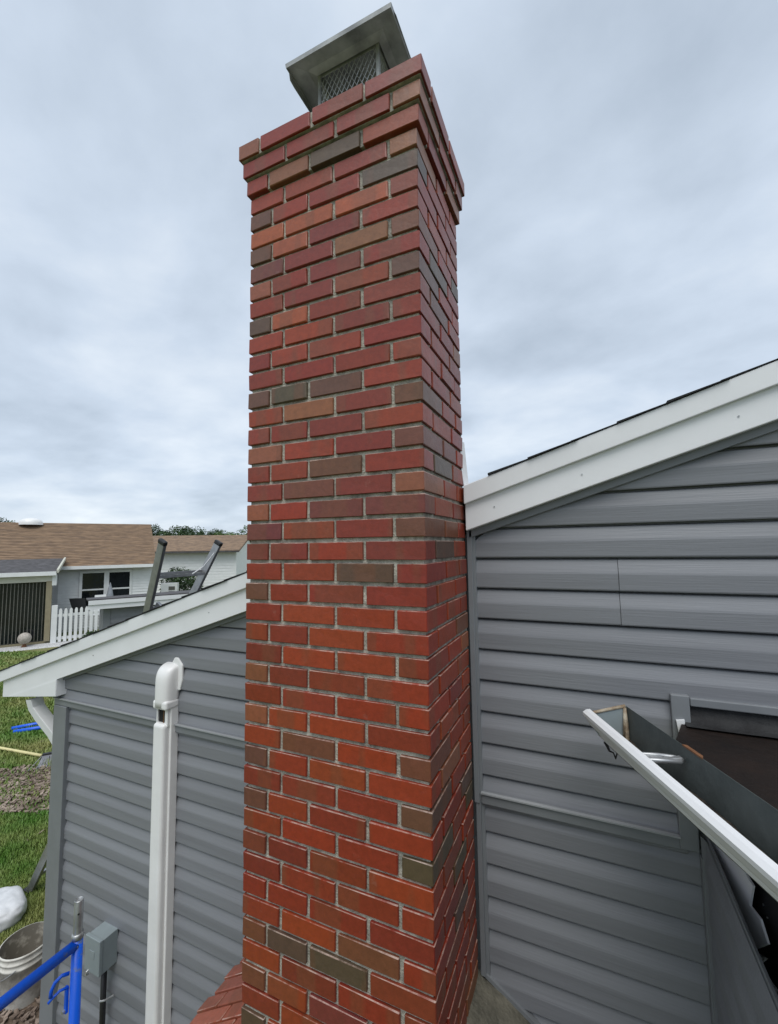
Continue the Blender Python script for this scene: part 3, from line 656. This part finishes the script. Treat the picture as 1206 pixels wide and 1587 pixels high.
# ---------------------------------------------------------------- bucket, bag, tools on the ground
bk = thing('plastic_bucket', 'mortar-splashed white plastic bucket on wood chips by the house corner', 'bucket', (-3.50, .82, g))
c = (-3.50, .825, g)
MB().lathe([(.0, .004), (.128, .004), (.132, .0), (.136, .01), (.150, .275), (.158, .278), (.158, .290), (.151, .293), (.152, .318), (.158, .320), (.158, .330), (.152, .333), (.153, .358), (.160, .362), (.160, .372), (.153, .374)], c, 40).build('bucket_shell', 'bucket', bk, smooth=True)
MB().lathe([(.153, .374), (.148, .37), (.130, .03), (.0, .028)], c, 40).build('bucket_lining', 'bucket_inside', bk, smooth=True)
MB().tube([(c[0]+.165*math.cos(a), c[1]+.165*math.sin(a), g+.30-.10*math.sin((a-2.6)/2.9*math.pi)) for a in [2.6+2.9*i/12 for i in range(13)]], .003, 6).build('bail_handle', 'galvanised', bk)
bc = un(2, 1425, 2, g+.08)
rows = []
for i in range(29):
    th = math.pi*i/28; row = []
    for j in range(56):
        ph = 2*math.pi*j/56
        sgn = lambda v, e_: math.copysign(abs(v)**e_, v)
        v = Vector((.33*sgn(math.sin(th), .6)*sgn(math.cos(ph), .65), .24*sgn(math.sin(th), .6)*sgn(math.sin(ph), .65), .17*sgn(math.cos(th), .7)))
        v *= 1+.10*mnoise.noise(v*5)-.10*max(0, .25-abs(mnoise.noise(v*6+Vector((3, 1, 2)))))*2
        row.append((bc.x-.10+v.x*.7+v.y*.3, bc.y+v.y*.75-v.x*.2, g+max(.0, .10+v.z*.62)))
    rows.append(row)
bo = MB().strip(rows, True).build('bulk_bag', 'bag', None, smooth=True, subsurf=1)
tag(bo, 'crumpled white woven bag lying on the lawn behind the bucket', 'bag')
# broom
rk = thing('yard_broom', 'yard broom with pale yellow handle and grey bristles lying on bare earth', 'broom', tuple(un(66, 1172, 2, g)))
ha, hbb = un(-90, 1143, 2, g+.03), un(64, 1171, 2, g+.05)
MB().tube([ha, hbb], .022, 10).build('handle', 'yellow_pole', rk, smooth=True)
hd = MB(); q0 = un(66, 1171, 2, g+.05); q1 = un(92, 1166, 2, g+.05)
hd.bar(q0, q1, .06, .05); hd.build('broom_head', 'black_plastic', rk)
br = MB(); dq = (q1-q0)
for i in range(60):
    s_ = q0+dq*(i/59); e_ = s_ + Vector((.33+random.uniform(-.05, .05), -.16+random.uniform(-.08, .08)+.25*(i/59-.4), 0)); e_.z = g+.012+random.uniform(0, .02)
    br.bar(s_, e_, .012, .008)
br.build('bristles', 'bristle', rk, kind='stuff')
# blue tubes
for k, (a, b) in enumerate((((18, 1129), (76, 1118)), ((21, 1134), (78, 1125)))):
    A, B_ = un(*a, 2, g+.04), un(*b, 2, g+.04)
    A.z = B_.z = g+.036
    t_ = MB().tube([A, A+(B_-A)*1.25], .034, 10).build('blue_tube', 'blue_paint', None, smooth=True)
    tag(t_, 'blue steel scaffold tube lying on the lawn', 'tube', 'blue tubes on the lawn')

# ---------------------------------------------------------------- ladder at the far part of the eave
la = thing('extension_ladder', 'grey aluminium ladder with black rail caps leaning against the eave', 'ladder', (-3.8, 1.5, g))
up0 = (Vector((-3.069, 1.393, -2.088)), Vector((-2.756, 1.287, -1.461)))
up1 = (Vector((-2.993, 1.816, -1.936)), Vector((-2.758, 1.881, -1.467)))
upn = Vector((.5, 0, 1)).normalized(); nrm = Vector((.87, 0, -.5))
def rail(p, q, nm='rail'):
    d = (q-p).normalized(); m_ = MB(); m_.bar(p, q, .030, .078, nrm); return m_.build(nm, 'aluminium', la, bevel=.004)
d0 = (up0[1]-up0[0]); d1 = (up1[1]-up1[0])
rail(up0[0]-d0*.55, up0[1]); rail(up1[0]-d1*.9, up1[1])
for (p, d) in ((up0[1], d0.normalized()), (up1[1], d1.normalized())):
    MB().bar(p-d*.012, p+d*.030, .040, .088, nrm).build('rail_cap', 'black_plastic', la, bevel=.012, seg=3)
for z in (-1.735, -2.04, -2.34):
    t0 = (z-up0[0].z)/d0.z; t1 = (z-up1[0].z)/d1.z
    A, B_ = up0[0]+d0*t0, up1[0]+d1*t1
    for off in (.022, -.026): MB().bar(A+nrm*off, B_+nrm*off, .022, .024).build('rung', 'aluminium', la)
foot = Vector((-4.56, 1.36, g))
low_t = Vector((-2.95, 1.435, -1.985))
lowd = (low_t-foot)
rail(foot, low_t, 'outer_rail'); rail(foot+Vector((0, .43, 0)), low_t+Vector((-.08, .33, -.14)), 'outer_rail')
for k in range(8):
    t_ = .07+k*.115; A = foot+lowd*t_; MB().bar(A, A+Vector((0, .42, 0)), .032, .024).build('rung', 'aluminium', la)
for o in (0, .43): MB().box(foot.x-.05, foot.x+.05, foot.y+o-.03, foot.y+o+.03, g, g+.05).build('ladder_foot', 'black_plastic', la, bevel=.008)
# pull rope strap on the ladder
MB().tube([up1[0]+d1*.82+Vector((.03, -.02, 0)), up1[0]+d1*.60+Vector((.05, -.10, -.02)), up1[0]+d1*.42+Vector((.03, -.16, 0)), up1[0]+d1*.40+Vector((.02, -.02, 0))], .005, 6).build('rope', 'wire', la)

# ---------------------------------------------------------------- neighbouring houses (axes u along the facade, n towards us)
P0 = un(75, 999, 2, g)
th = math.radians(33); UU = Vector((math.sin(th), math.cos(th), 0)); NN = Vector((math.cos(th), -math.sin(th), 0))
def nb(t, s, z): p = P0+UU*t-NN*s; return (p.x, p.y, g+z)          # t along, s back, z above ground
def nbox(m_, t0, t1, s0, s1, z0, z1):
    return m_.prism([nb(t0, s0, z0), nb(t1, s0, z0), nb(t1, s1, z0), nb(t0, s1, z0)], [nb(t0, s0, z1), nb(t1, s0, z1), nb(t1, s1, z1), nb(t0, s1, z1)])
def nsid(parent, t0, t1, s, z0, z1, h=.114, holes=(), mt='white_paint'):
    z = z0
    while z < z1-.01:
        zz = min(z+h, z1); cuts = [(t0, t1)]
        for (a, b, c_, d_) in holes:
            if z < d_-.01 and zz > c_+.01:
                nc = []
                for (u, v) in cuts:
                    if u < a: nc.append((u, min(v, a)))
                    if v > b: nc.append((max(u, b), v))
                cuts = [q for q in nc if q[1]-q[0] > .02]
        for (u, v) in cuts:
            m_ = MB(); m_.strip([[nb(u, s, z), nb(v, s, z)], [nb(u, s-.034, z), nb(v, s-.034, z)], [nb(u, s-.003, zz), nb(v, s-.003, zz)]]); m_.build('siding_panel', mt, parent)
        z += h
nh = thing('white_neighbour_house', 'white sided house with brown shingle roof and dark sunroom across the lawn', 'house', nb(-2, 5, 0))
wmb = MB(); nbox(wmb, -12, 3.36, 2.52, 10.0, 0, 2.62)
for t in (-12, 3.36):                                                # gable ends
    wmb.add([nb(t, 2.52, 2.6), nb(t, 10.0, 2.6), nb(t, 6.3, 4.5)], [(0, 1, 2)])
nw = wmb.build('wall', 'white_paint', nh)
nsid(nw, -.05, 3.36, 2.52, .1, 2.6, holes=((.66, 2.55, .85, 2.42),))
rfm = MB(); rt0, rt1 = -12.3, 3.42
rfm.prism([nb(rt0, 2.15, 2.66), nb(rt1, 2.15, 2.66), nb(rt1, 6.3, 4.62), nb(rt0, 6.3, 4.62)], [nb(rt0, 2.15, 2.56), nb(rt1, 2.15, 2.56), nb(rt1, 6.3, 4.52), nb(rt0, 6.3, 4.52)])
rfm.prism([nb(rt0, 10.4, 2.66), nb(rt1, 10.4, 2.66), nb(rt1, 6.3, 4.62), nb(rt0, 6.3, 4.62)], [nb(rt0, 10.4, 2.56), nb(rt1, 10.4, 2.56), nb(rt1, 6.3, 4.52), nb(rt0, 6.3, 4.52)])
nr = rfm.build('roof', 'shingle_brown', nh)
ncr = 30
for k in range(ncr):                                                # shingle courses step up the slope
    a, b = k/ncr, (k+1)/ncr; sA, sB = 2.13+4.17*a, 2.13+4.17*b; zA, zB = 2.66+1.96*a, 2.66+1.96*b
    MB().prism([nb(rt0, sA, zA), nb(rt1+.01, sA, zA), nb(rt1+.01, sB, zB), nb(rt0, sB, zB)], [nb(rt0, sA, zA+.026), nb(rt1+.01, sA, zA+.026), nb(rt1+.01, sB, zB+.004), nb(rt0, sB, zB+.004)]).build('shingle', 'shingle_brown', nr)
m_ = MB(); nbox(m_, -.05, 3.44, 2.02, 2.16, 2.53, 2.66); m_.build('gutter', 'white_paint', nh)
for (a, b) in ((.77, 1.52), (1.70, 2.45)):
    wo_ = MB()
    for (t0, t1, z0, z1) in ((a-.10, a, .90, 2.42), (b, b+.09, .90, 2.42), (a, b, 2.34, 2.42), (a, b, .90, .98)): nbox(wo_, t0, t1, 2.46, 2.53, z0, z1)
    w_ = wo_.build('window', 'white_paint', nh)
    m_ = MB(); nbox(m_, a, b, 2.475, 2.50, 1.62, 1.68); m_.build('meeting_rail', 'white_paint', w_)
    for (z0, z1) in ((.98, 1.62), (1.68, 2.34)):
        m_ = MB(); nbox(m_, a, b, 2.50, 2.51, z0, z1); m_.build('pane', 'glass_dark', w_)
# skylight dome on the roof
q = nb(-1.42, 5.95, 4.50); sk = MB()
sk.lathe([(.44, .0), (.44, .10), (.40, .20), (.28, .28), (.12, .315), (.0, .32)], q, 20); sk.build('skylight_dome', 'white_plastic', nh, smooth=True)
# sunroom
m_ = MB(); nbox(m_, -5.5, -.02, .10, 2.5, 0.0, .12); m_.build('sunroom_sill', 'tan_trim', nh)
m_ = MB(); nbox(m_, -.14, .02, .0, .16, .12, 2.22); m_.build('sunroom_post', 'tan_trim', nh)
m_ = MB(); nbox(m_, -5.5, .04, .02, .16, 2.20, 2.42); m_.build('sunroom_header', 'cream_trim', nh)
m_ = MB(); nbox(m_, -5.5, .14, -.16, .0, 2.42, 2.56); m_.build('gutter', 'white_paint', nh)
m_ = MB(); nbox(m_, .02, .14, -.02, .22, 2.06, 2.42); m_.build('downspout_elbow', 'white_paint', nh)
m_ = MB(); m_.prism([nb(-5.5, -.12, 2.56), nb(.16, -.12, 2.56), nb(.16, 2.6, 2.98), nb(-5.5, 2.6, 2.98)], [nb(-5.5, -.12, 2.50), nb(.16, -.12, 2.50), nb(.16, 2.6, 2.92), nb(-5.5, 2.6, 2.92)]); m_.build('sunroom_roof', 'shingle_grey', nh)
m_ = MB(); m_.prism([nb(.14, -.12, 2.50), nb(.20, -.12, 2.50), nb(.20, 2.4, 2.92), nb(.14, 2.4, 2.92)], [nb(.14, -.12, 2.62), nb(.20, -.12, 2.62), nb(.20, 2.4, 3.02), nb(.14, 2.4, 3.02)]); m_.build('roof_edge', 'cream_trim', nh)
m_ = MB(); nbox(m_, -5.5, -.14, .12, .14, .12, 2.20); m_.build('sunroom_glass', 'glass_dark', nh)
m_ = MB(); nbox(m_, -.10, -.02, .16, 2.5, .12, 2.5); m_.build('sunroom_side', 'glass_dark', nh)
for k in range(30):
    t = -.23-.098*k
    m_ = MB(); nbox(m_, t, t+.022, .095, .115, .14, 2.18); m_.build('blind_slat', 'blind', nh)
# white stone border and garden ball
m_ = MB(); m_.prism([nb(-5.5, -.55, .0), nb(.9, -.62, .0), nb(.9, -.05, .0), nb(-5.5, -.02, .0)], [nb(-5.5, -.50, .05), nb(.86, -.56, .05), nb(.86, -.08, .07), nb(-5.5, -.04, .07)])
structure(m_.build('stone_border', 'stone_white'))
gbll = thing('garden_ball', 'pale granite ball on a small stand in the white stones', 'ornament', nb(-.62, -.28, .05))
q = nb(-.62, -.28, .05)
MB().lathe([(.0, .0), (.10, .0), (.05, .06), (.05, .12), (.0, .13)], q, 14).build('stand', 'rust', gbll, smooth=True)
MB().lathe([(.19*math.sin(math.pi*i/12), .29-.19*math.cos(math.pi*i/12)) for i in range(13)], q, 20).build('ball', 'granite_ball', gbll, smooth=True)
# picket fence
pf = thing('picket_fence', 'white picket fence joining the dark sunroom', 'fence', nb(.9, -.1, 0))
def pk(t0, t1, z0, z1, s0, s1, nm, point=False):
    m_ = MB()
    if point:
        w = (t1-t0); pr = [(t0, z0), (t1, z0), (t1, z1-.06), (t1-w*.28, z1), (t0+w*.28, z1), (t0, z1-.06)]
        m_.prism([nb(t, s0, z) for t, z in pr], [nb(t, s1, z) for t, z in pr])
    else: nbox(m_, t0, t1, s0, s1, z0, z1)
    m_.build(nm, 'white_paint', pf)
pk(.06, .22, 0, 1.36, -.18, -.02, 'post')
pk(.20, 1.75, .95, 1.05, -.14, -.10, 'rail'); pk(.20, 1.75, .16, .26, -.14, -.10, 'rail')
for k in range(10): pk(.27+k*.15, .36+k*.15, .08, 1.24, -.175, -.145, 'picket', True)
# patio furniture behind the fence
ch = thing('patio_chair', 'black sling patio chair behind the picket fence', 'chair', nb(.75, .9, 0))
m_ = MB(); m_.prism([nb(.45, 1.1, 1.45), nb(.95, 1.0, 1.45), nb(1.03, .95, .9), nb(.60, 1.05, .9)], [nb(.45, 1.14, 1.45), nb(.95, 1.04, 1.45), nb(1.03, 1.0, .9), nb(.60, 1.1, .9)]); m_.build('backrest', 'black_plastic', ch)
m_ = MB(); nbox(m_, .55, 1.05, .55, 1.05, .84, .90); m_.build('seat', 'black_plastic', ch)
for (t, s) in ((.57, .57), (1.03, .57), (.57, 1.03), (1.03, 1.03)):
    m_ = MB(); nbox(m_, t-.02, t+.02, s-.02, s+.02, 0, .84); m_.build('leg', 'black_plastic', ch)
ch = thing('garden_chair', 'white plastic garden chair below the twin windows', 'chair', nb(1.45, 1.2, 0))
m_ = MB(); m_.prism([nb(1.25, 1.45, 1.5), nb(1.62, 1.45, 1.5), nb(1.68, 1.35, .8), nb(1.22, 1.35, .8)], [nb(1.25, 1.49, 1.5), nb(1.62, 1.49, 1.5), nb(1.68, 1.39, .8), nb(1.22, 1.39, .8)]); m_.build('backrest', 'white_paint', ch)
m_ = MB(); nbox(m_, 1.2, 1.7, .95, 1.4, .76, .80); m_.build('seat', 'white_paint', ch)
for (t, s) in ((1.22, .97), (1.68, .97), (1.22, 1.38), (1.68, 1.38)):
    m_ = MB(); nbox(m_, t-.02, t+.02, s-.02, s+.02, 0, .76); m_.build('leg', 'white_paint', ch)
um = thing('closed_parasol', 'closed grey patio parasol in front of the twin windows', 'parasol', nb(1.75, 1.9, 0))
MB().tube([nb(1.75, 1.9, 0), nb(1.75, 1.9, 1.05)], .025, 8).build('pole', 'aluminium', um)
MB().lathe([(.19, .0), (.17, .06), (.13, .35), (.07, .7), (.015, .92), (.0, .93)], nb(1.75, 1.9, 1.02), 12).build('canopy', 'umbrella', um)

# grey sided shed in the middle distance
shp = CAM + ray(161, 942)*9.2
t5 = math.radians(30); SU = Vector((math.sin(t5), math.cos(t5), 0)); SN = Vector((math.cos(t5), -math.sin(t5), 0))
zE = shp.z-g
def sb(t, s, z): p = shp+SU*t-SN*s; return (p.x, p.y, g+z)
def sbox(m_, t0, t1, s0, s1, z0, z1): return m_.prism([sb(t0, s0, z0), sb(t1, s0, z0), sb(t1, s1, z0), sb(t0, s1, z0)], [sb(t0, s0, z1), sb(t1, s0, z1), sb(t1, s1, z1), sb(t0, s1, z1)])
sh = thing('grey_shed', 'low grey sided shed with white fascia beyond the ladder', 'shed', sb(2.5, 1.2, 0))
shw = sbox(MB(), 0, 6, .02, 2.4, 0, zE-.06).build('wall', 'trim_grey', sh)
for k in range(19):
    z0 = zE-.114*(k+1)
    if z0 < 0: break
    m_ = MB(); m_.strip([[sb(.12, .018, z0), sb(6, .018, z0)], [sb(.12, .0, z0), sb(6, .0, z0)], [sb(.12, .015, z0+.114), sb(6, .015, z0+.114)]]); m_.build('siding_panel', 'siding', shw)
sbox(MB(), -.01, .12, -.012, .02, 0, zE).build('corner_post', 'trim_grey', sh)
sbox(MB(), -.28, 6.2, -.20, -.17, zE+.0, zE+.15).build('fascia', 'white_metal', sh)
sbox(MB(), -.28, 6.2, -.225, -.195, zE+.10, zE+.19).build('gutter', 'white_metal', sh)
sbox(MB(), -.28, 6.2, -.17, .03, zE+.0, zE+.02).build('soffit', 'white_paint', sh)
MB().prism([sb(-.30, -.22, zE+.19), sb(6.3, -.22, zE+.19), sb(6.3, 2.6, zE+.06), sb(-.30, 2.6, zE-.02)], [sb(-.30, -.22, zE+.215), sb(6.3, -.22, zE+.215), sb(6.3, 2.6, zE+.085), sb(-.30, 2.6, zE+.005)]).build('roof', 'shingle_grey', sh)
sbox(MB(), .22, .75, -.03, .0, zE-.75, zE-.40).build('wall_box', 'white_paint', sh)

# far houses
def far_house(name, label, dep, pxl, pxr, y_ridge, y_eave, back=4.5, off=0):
    A = CAM+ray(pxl, y_eave)*dep; zE_ = A.z-g; d_ = math.radians(57+off)
    fu = Vector((math.sin(d_), math.cos(d_), 0)); fn = Vector((math.cos(d_), -math.sin(d_), 0))
    # right corner where the ray meets the facade plane
    r_ = ray(pxr, y_eave); t_ = ((A-CAM).dot(fn))/(r_.dot(fn)); Bp = CAM+r_*t_; Lw = (Bp-A).dot(fu)
    fb = lambda t, s, z: ((A+fu*t-fn*s).x, (A+fu*t-fn*s).y, g+z)
    rid = zE_ + 1.12
    ho_ = thing(name, label, 'house', fb(Lw/2, back, 0))
    m_ = MB(); m_.prism([fb(-9, 0, 0), fb(Lw, 0, 0), fb(Lw, 2*back, 0), fb(-9, 2*back, 0)], [fb(-9, 0, zE_), fb(Lw, 0, zE_), fb(Lw, 2*back, zE_), fb(-9, 2*back, zE_)])
    m_.add([fb(Lw, 0, zE_), fb(Lw, 2*back, zE_), fb(Lw, back, rid)], [(0, 1, 2)])
    w_ = m_.build('wall', 'white_paint', ho_)
    z = .1
    while z < zE_-.05:
        q_ = MB(); q_.strip([[fb(-9, .0, z), fb(Lw-.12, .0, z)], [fb(-9, -.03, z), fb(Lw-.12, -.03, z)], [fb(-9, -.004, z+.2), fb(Lw-.12, -.004, z+.2)]]); q_.build('siding_panel', 'white_paint', w_); z += .2
    q_ = MB(); q_.prism([fb(Lw-.12, -.05, 0), fb(Lw+.03, -.05, 0), fb(Lw+.03, .1, 0), fb(Lw-.12, .1, 0)], [fb(Lw-.12, -.05, zE_), fb(Lw+.03, -.05, zE_), fb(Lw+.03, .1, zE_), fb(Lw-.12, .1, zE_)]); q_.build('corner_board', 'white_paint', ho_)
    q_ = MB()
    for s0 in (-.5, 2*back+.5):
        q_.prism([fb(-9.3, s0, zE_), fb(Lw+.3, s0, zE_), fb(Lw+.3, back, rid+.1), fb(-9.3, back, rid+.1)], [fb(-9.3, s0, zE_+.12), fb(Lw+.3, s0, zE_+.12), fb(Lw+.3, back, rid+.24), fb(-9.3, back, rid+.24)])
    q_.build('roof', 'shingle_brown', ho_)
    q_ = MB(); q_.prism([fb(-9.3, -.62, zE_-.02), fb(Lw+.3, -.62, zE_-.02), fb(Lw+.3, -.5, zE_-.02), fb(-9.3, -.5, zE_-.02)], [fb(-9.3, -.62, zE_+.10), fb(Lw+.3, -.62, zE_+.10), fb(Lw+.3, -.5, zE_+.10), fb(-9.3, -.5, zE_+.10)]); q_.build('gutter', 'shingle_grey', ho_)
    return ho_
far_house('brown_roof_house', 'white house with long low brown roof behind the ladder', 30, 255, 366, 830, 857)
far_house('distant_house', 'pale blue-white house beside the chimney edge beyond the brown roof', 47, 330, 420, 836, 852, off=6)

# heat pump and shrub by the far house
hp = thing('heat_pump', 'white outdoor air conditioner unit beside a round shrub', 'air conditioner', tuple(CAM+ray(262, 915)*24))
q = CAM+ray(262, 915)*24
def qb(dx0, dx1, dz0, dz1, dy0=0, dy1=.35):
    a = Vector((.8, .6, 0)); b = Vector((-.6, .8, 0))
    m_ = MB(); f_ = lambda x, y, z: tuple(q+a*x+b*y+Vector((0, 0, z)))
    return m_.prism([f_(dx0, dy0, dz0), f_(dx1, dy0, dz0), f_(dx1, dy1, dz0), f_(dx0, dy1, dz0)], [f_(dx0, dy0, dz1), f_(dx1, dy0, dz1), f_(dx1, dy1, dz1), f_(dx0, dy1, dz1)])
qb(-.42, .42, g-q.z, g-q.z+.2).build('stand', 'aluminium', hp)
qb(-.42, .42, g-q.z+.2, .40).build('casing', 'white_plastic', hp)
for z in (-.15, .12): qb(-.02, .30, z-.10, z+.10, -.02, 0).build('fan_grille', 'blind', hp)

def leaves(name, c, rx, ry, rz, n, size, parent, col, lobes=7, seed=1):
    rnd = random.Random(seed); m_ = MB(); lob = []
    for k in range(lobes):
        a = rnd.uniform(0, 2*math.pi); e_ = rnd.uniform(-.7, .9)
        lob.append((math.cos(a)*.55*math.cos(e_), math.sin(a)*.55*math.cos(e_), math.sin(e_)*.6, rnd.uniform(.35, .6)))
    lob.append((0, 0, 0, .6))
    for i in range(n):
        lx, ly, lz, lr = rnd.choice(lob)
        v = Vector((rnd.gauss(0, 1), rnd.gauss(0, 1), rnd.gauss(0, 1))).normalized()*lr*rnd.uniform(.7, 1.08)
        p = Vector((c[0]+(lx+v.x)*rx, c[1]+(ly+v.y)*ry, c[2]+(lz+v.z)*rz))
        a = Vector((rnd.gauss(0, 1), rnd.gauss(0, 1), rnd.gauss(0, .6))).normalized(); b = a.cross(Vector((rnd.gauss(0, 1), rnd.gauss(0, 1), rnd.gauss(0, 1)))).normalized()
        s_ = size*rnd.uniform(.6, 1.3)
        m_.add([p-a*s_, p+b*s_*.45, p+a*s_, p-b*s_*.45], [(0, 1, 2, 3)])
    o_ = m_.build(name, 'leaf', parent); o_.color = (*col, 1); return o_
def tree(name, label, dep, px, ytop, wpx, col, seed, group=None, cat='tree'):
    T = CAM+ray(px, ytop)*dep; H = T.z-g; w = wpx/F_PX*dep/2; base = (T.x, T.y, g)
    ob = thing(name, label, cat, base, group)
    MB().tube([base, (T.x+.1, T.y, g+H*.4), (T.x, T.y, g+H*.7)], [H*.03, H*.024, H*.012], 8).build('trunk', 'bark', ob, smooth=True)
    rz = H*.42; w *= 1.45
    leaves('crown', (T.x, T.y, T.z-rz*.80), w, w, rz, 2600, max(.12, w*.085), ob, col, 9, seed)
    return ob
TL = 'dark broadleaf tree in the distant tree line above the brown roof'
for i, (px, yt, wp, dp, col) in enumerate(((240, 815, 26, 95, (.8, .9, .8)), (262, 817, 30, 90, (.9, 1, .8)), (284, 818, 26, 96, (.75, .85, .8)), (303, 820, 24, 90, (.8, .9, .8)), (318, 822, 22, 97, (.9, .95, .8)), (333, 823, 22, 92, (.7, .85, .75)), (222, 816, 24, 99, (.7, .8, .75)))):
    tree('broadleaf_tree', TL, dp, px, yt, wp, col, 20+i, 'distant tree line')
tree('yellow_green_tree', 'yellow green tree at the edge of the distant tree line by the chimney', 84, 352, 822, 26, (2.0, 1.9, .9), 41)
tree('bright_green_tree', 'brighter green tree right beside the chimney edge in the distance', 70, 377, 812, 26, (1.2, 1.5, .9), 42)
for i, (px, yt) in enumerate(((6, 806), (22, 807))):
    tree('ridge_tree', 'tree top just showing over the brown roof ridge of the white house', 80, px, yt-1, 30, (.8, .85, .8), 60+i, 'tree tops over the ridge')
tree('slender_tree', 'small green tree beside the far house behind the ladder top', 38, 331, 843, 9, (1.2, 1.3, 1), 71)
sp_ = CAM+ray(282, 908)*26
shb = thing('round_shrub', 'rounded dark green shrub against the white far house', 'shrub', (sp_.x, sp_.y, g))
MB().tube([(sp_.x, sp_.y, g), (sp_.x, sp_.y, g+.7)], .06, 6).build('stem', 'bark', shb)
leaves('foliage', (sp_.x, sp_.y, g+1.15), 1.35, 1.35, 1.15, 3600, .08, shb, (.75, .8, .75), 9, 90)
fp_ = Vector(nb(1.25, -.5, 0)); pl = thing('low_plant', 'small dark green plant at the foot of the picket fence', 'plant', tuple(fp_))
MB().tube([tuple(fp_), (fp_.x, fp_.y, fp_.z+.2)], .015, 6).build('stem', 'bark', pl)
leaves('foliage', (fp_.x, fp_.y, fp_.z+.2), .26, .26, .2, 500, .05, pl, (.7, .8, .7), 5, 91)

# ---------------------------------------------------------------- grass and wood chips
def in_mulch(x, y):
    return (-4.3 < x < -2.4 and -.6 < y < 2.4 and x > -3.75-.45*(1.35-y)/.8 if y < 1.35 else (x > -3.75+.36*(y-1.35)))
def in_bare(x, y):
    a, b = x-pc.x, y-pc.y-.18*(x-pc.x); return (a/1.15)**2+(b/.56)**2 < 1
rg = random.Random(5); gm = MB(); cnt = 0
def blade(x, y, hh, w):
    a = rg.uniform(0, 2*math.pi); lean = rg.uniform(.1, .8)*hh; dx, dy = math.cos(a), math.sin(a)
    gm.v += [(x-dy*w, y+dx*w, g), (x+dy*w, y-dx*w, g), (x+dx*lean, y+dy*lean, g+hh)]; k = len(gm.v); gm.f.append((k-3, k-2, k-1))
for i in range(110000):
    px = rg.uniform(-60, 150); py = 1010+(1587-1010)*rg.random()
    P_ = un(px, py, 2, g)
    if P_.x > -2.75 or in_mulch(P_.x, P_.y): continue
    if in_bare(P_.x, P_.y) and rg.random() < .82: continue
    dist = (P_-CAM).length
    clump = mnoise.noise(Vector((P_.x*2.2, P_.y*2.2, 0)))
    blade(P_.x, P_.y, (.035+.03*rg.random())*(1+.5*clump), .0035+.0009*dist)
gob = gm.build('lawn_grass', 'grass_blade', None, kind='stuff'); gob['label'] = 'short green lawn grass with dry patches'; gob['category'] = 'grass'
cmb = MB()
def chip(x, y, L_):
    a = rg.uniform(0, math.pi); t_ = rg.uniform(-.4, .4); w = L_*rg.uniform(.3, .6); d = Vector((math.cos(a), math.sin(a), t_)).normalized(); q_ = Vector((-math.sin(a), math.cos(a), rg.uniform(-.3, .3)))
    p = Vector((x, y, g+.012+rg.random()*.02)); u_ = Vector((0, 0, .004))
    A_ = [p+d*L_/2+q_*w*.2, p+q_*w/2, p-d*L_/2, p-q_*w/2]
    cmb.prism([v-u_ for v in A_], [v+u_ for v in A_])
for i in range(5200):
    x, y = rg.uniform(-4.3, -2.6), rg.uniform(-.4, 2.4)
    if in_mulch(x, y): chip(x, y, rg.uniform(.02, .065))
for i in range(5200):
    x, y = pc.x+rg.uniform(-1.7, 1.7), pc.y+rg.uniform(-1.1, 1.1)
    if in_bare(x, y) or rg.random() < .03: chip(x, y, rg.uniform(.03, .10))
cob = cmb.build('wood_chips', 'chip', None, kind='stuff'); cob['label'] = 'scattered brown and grey wood chips on the ground'; cob['category'] = 'wood chips'
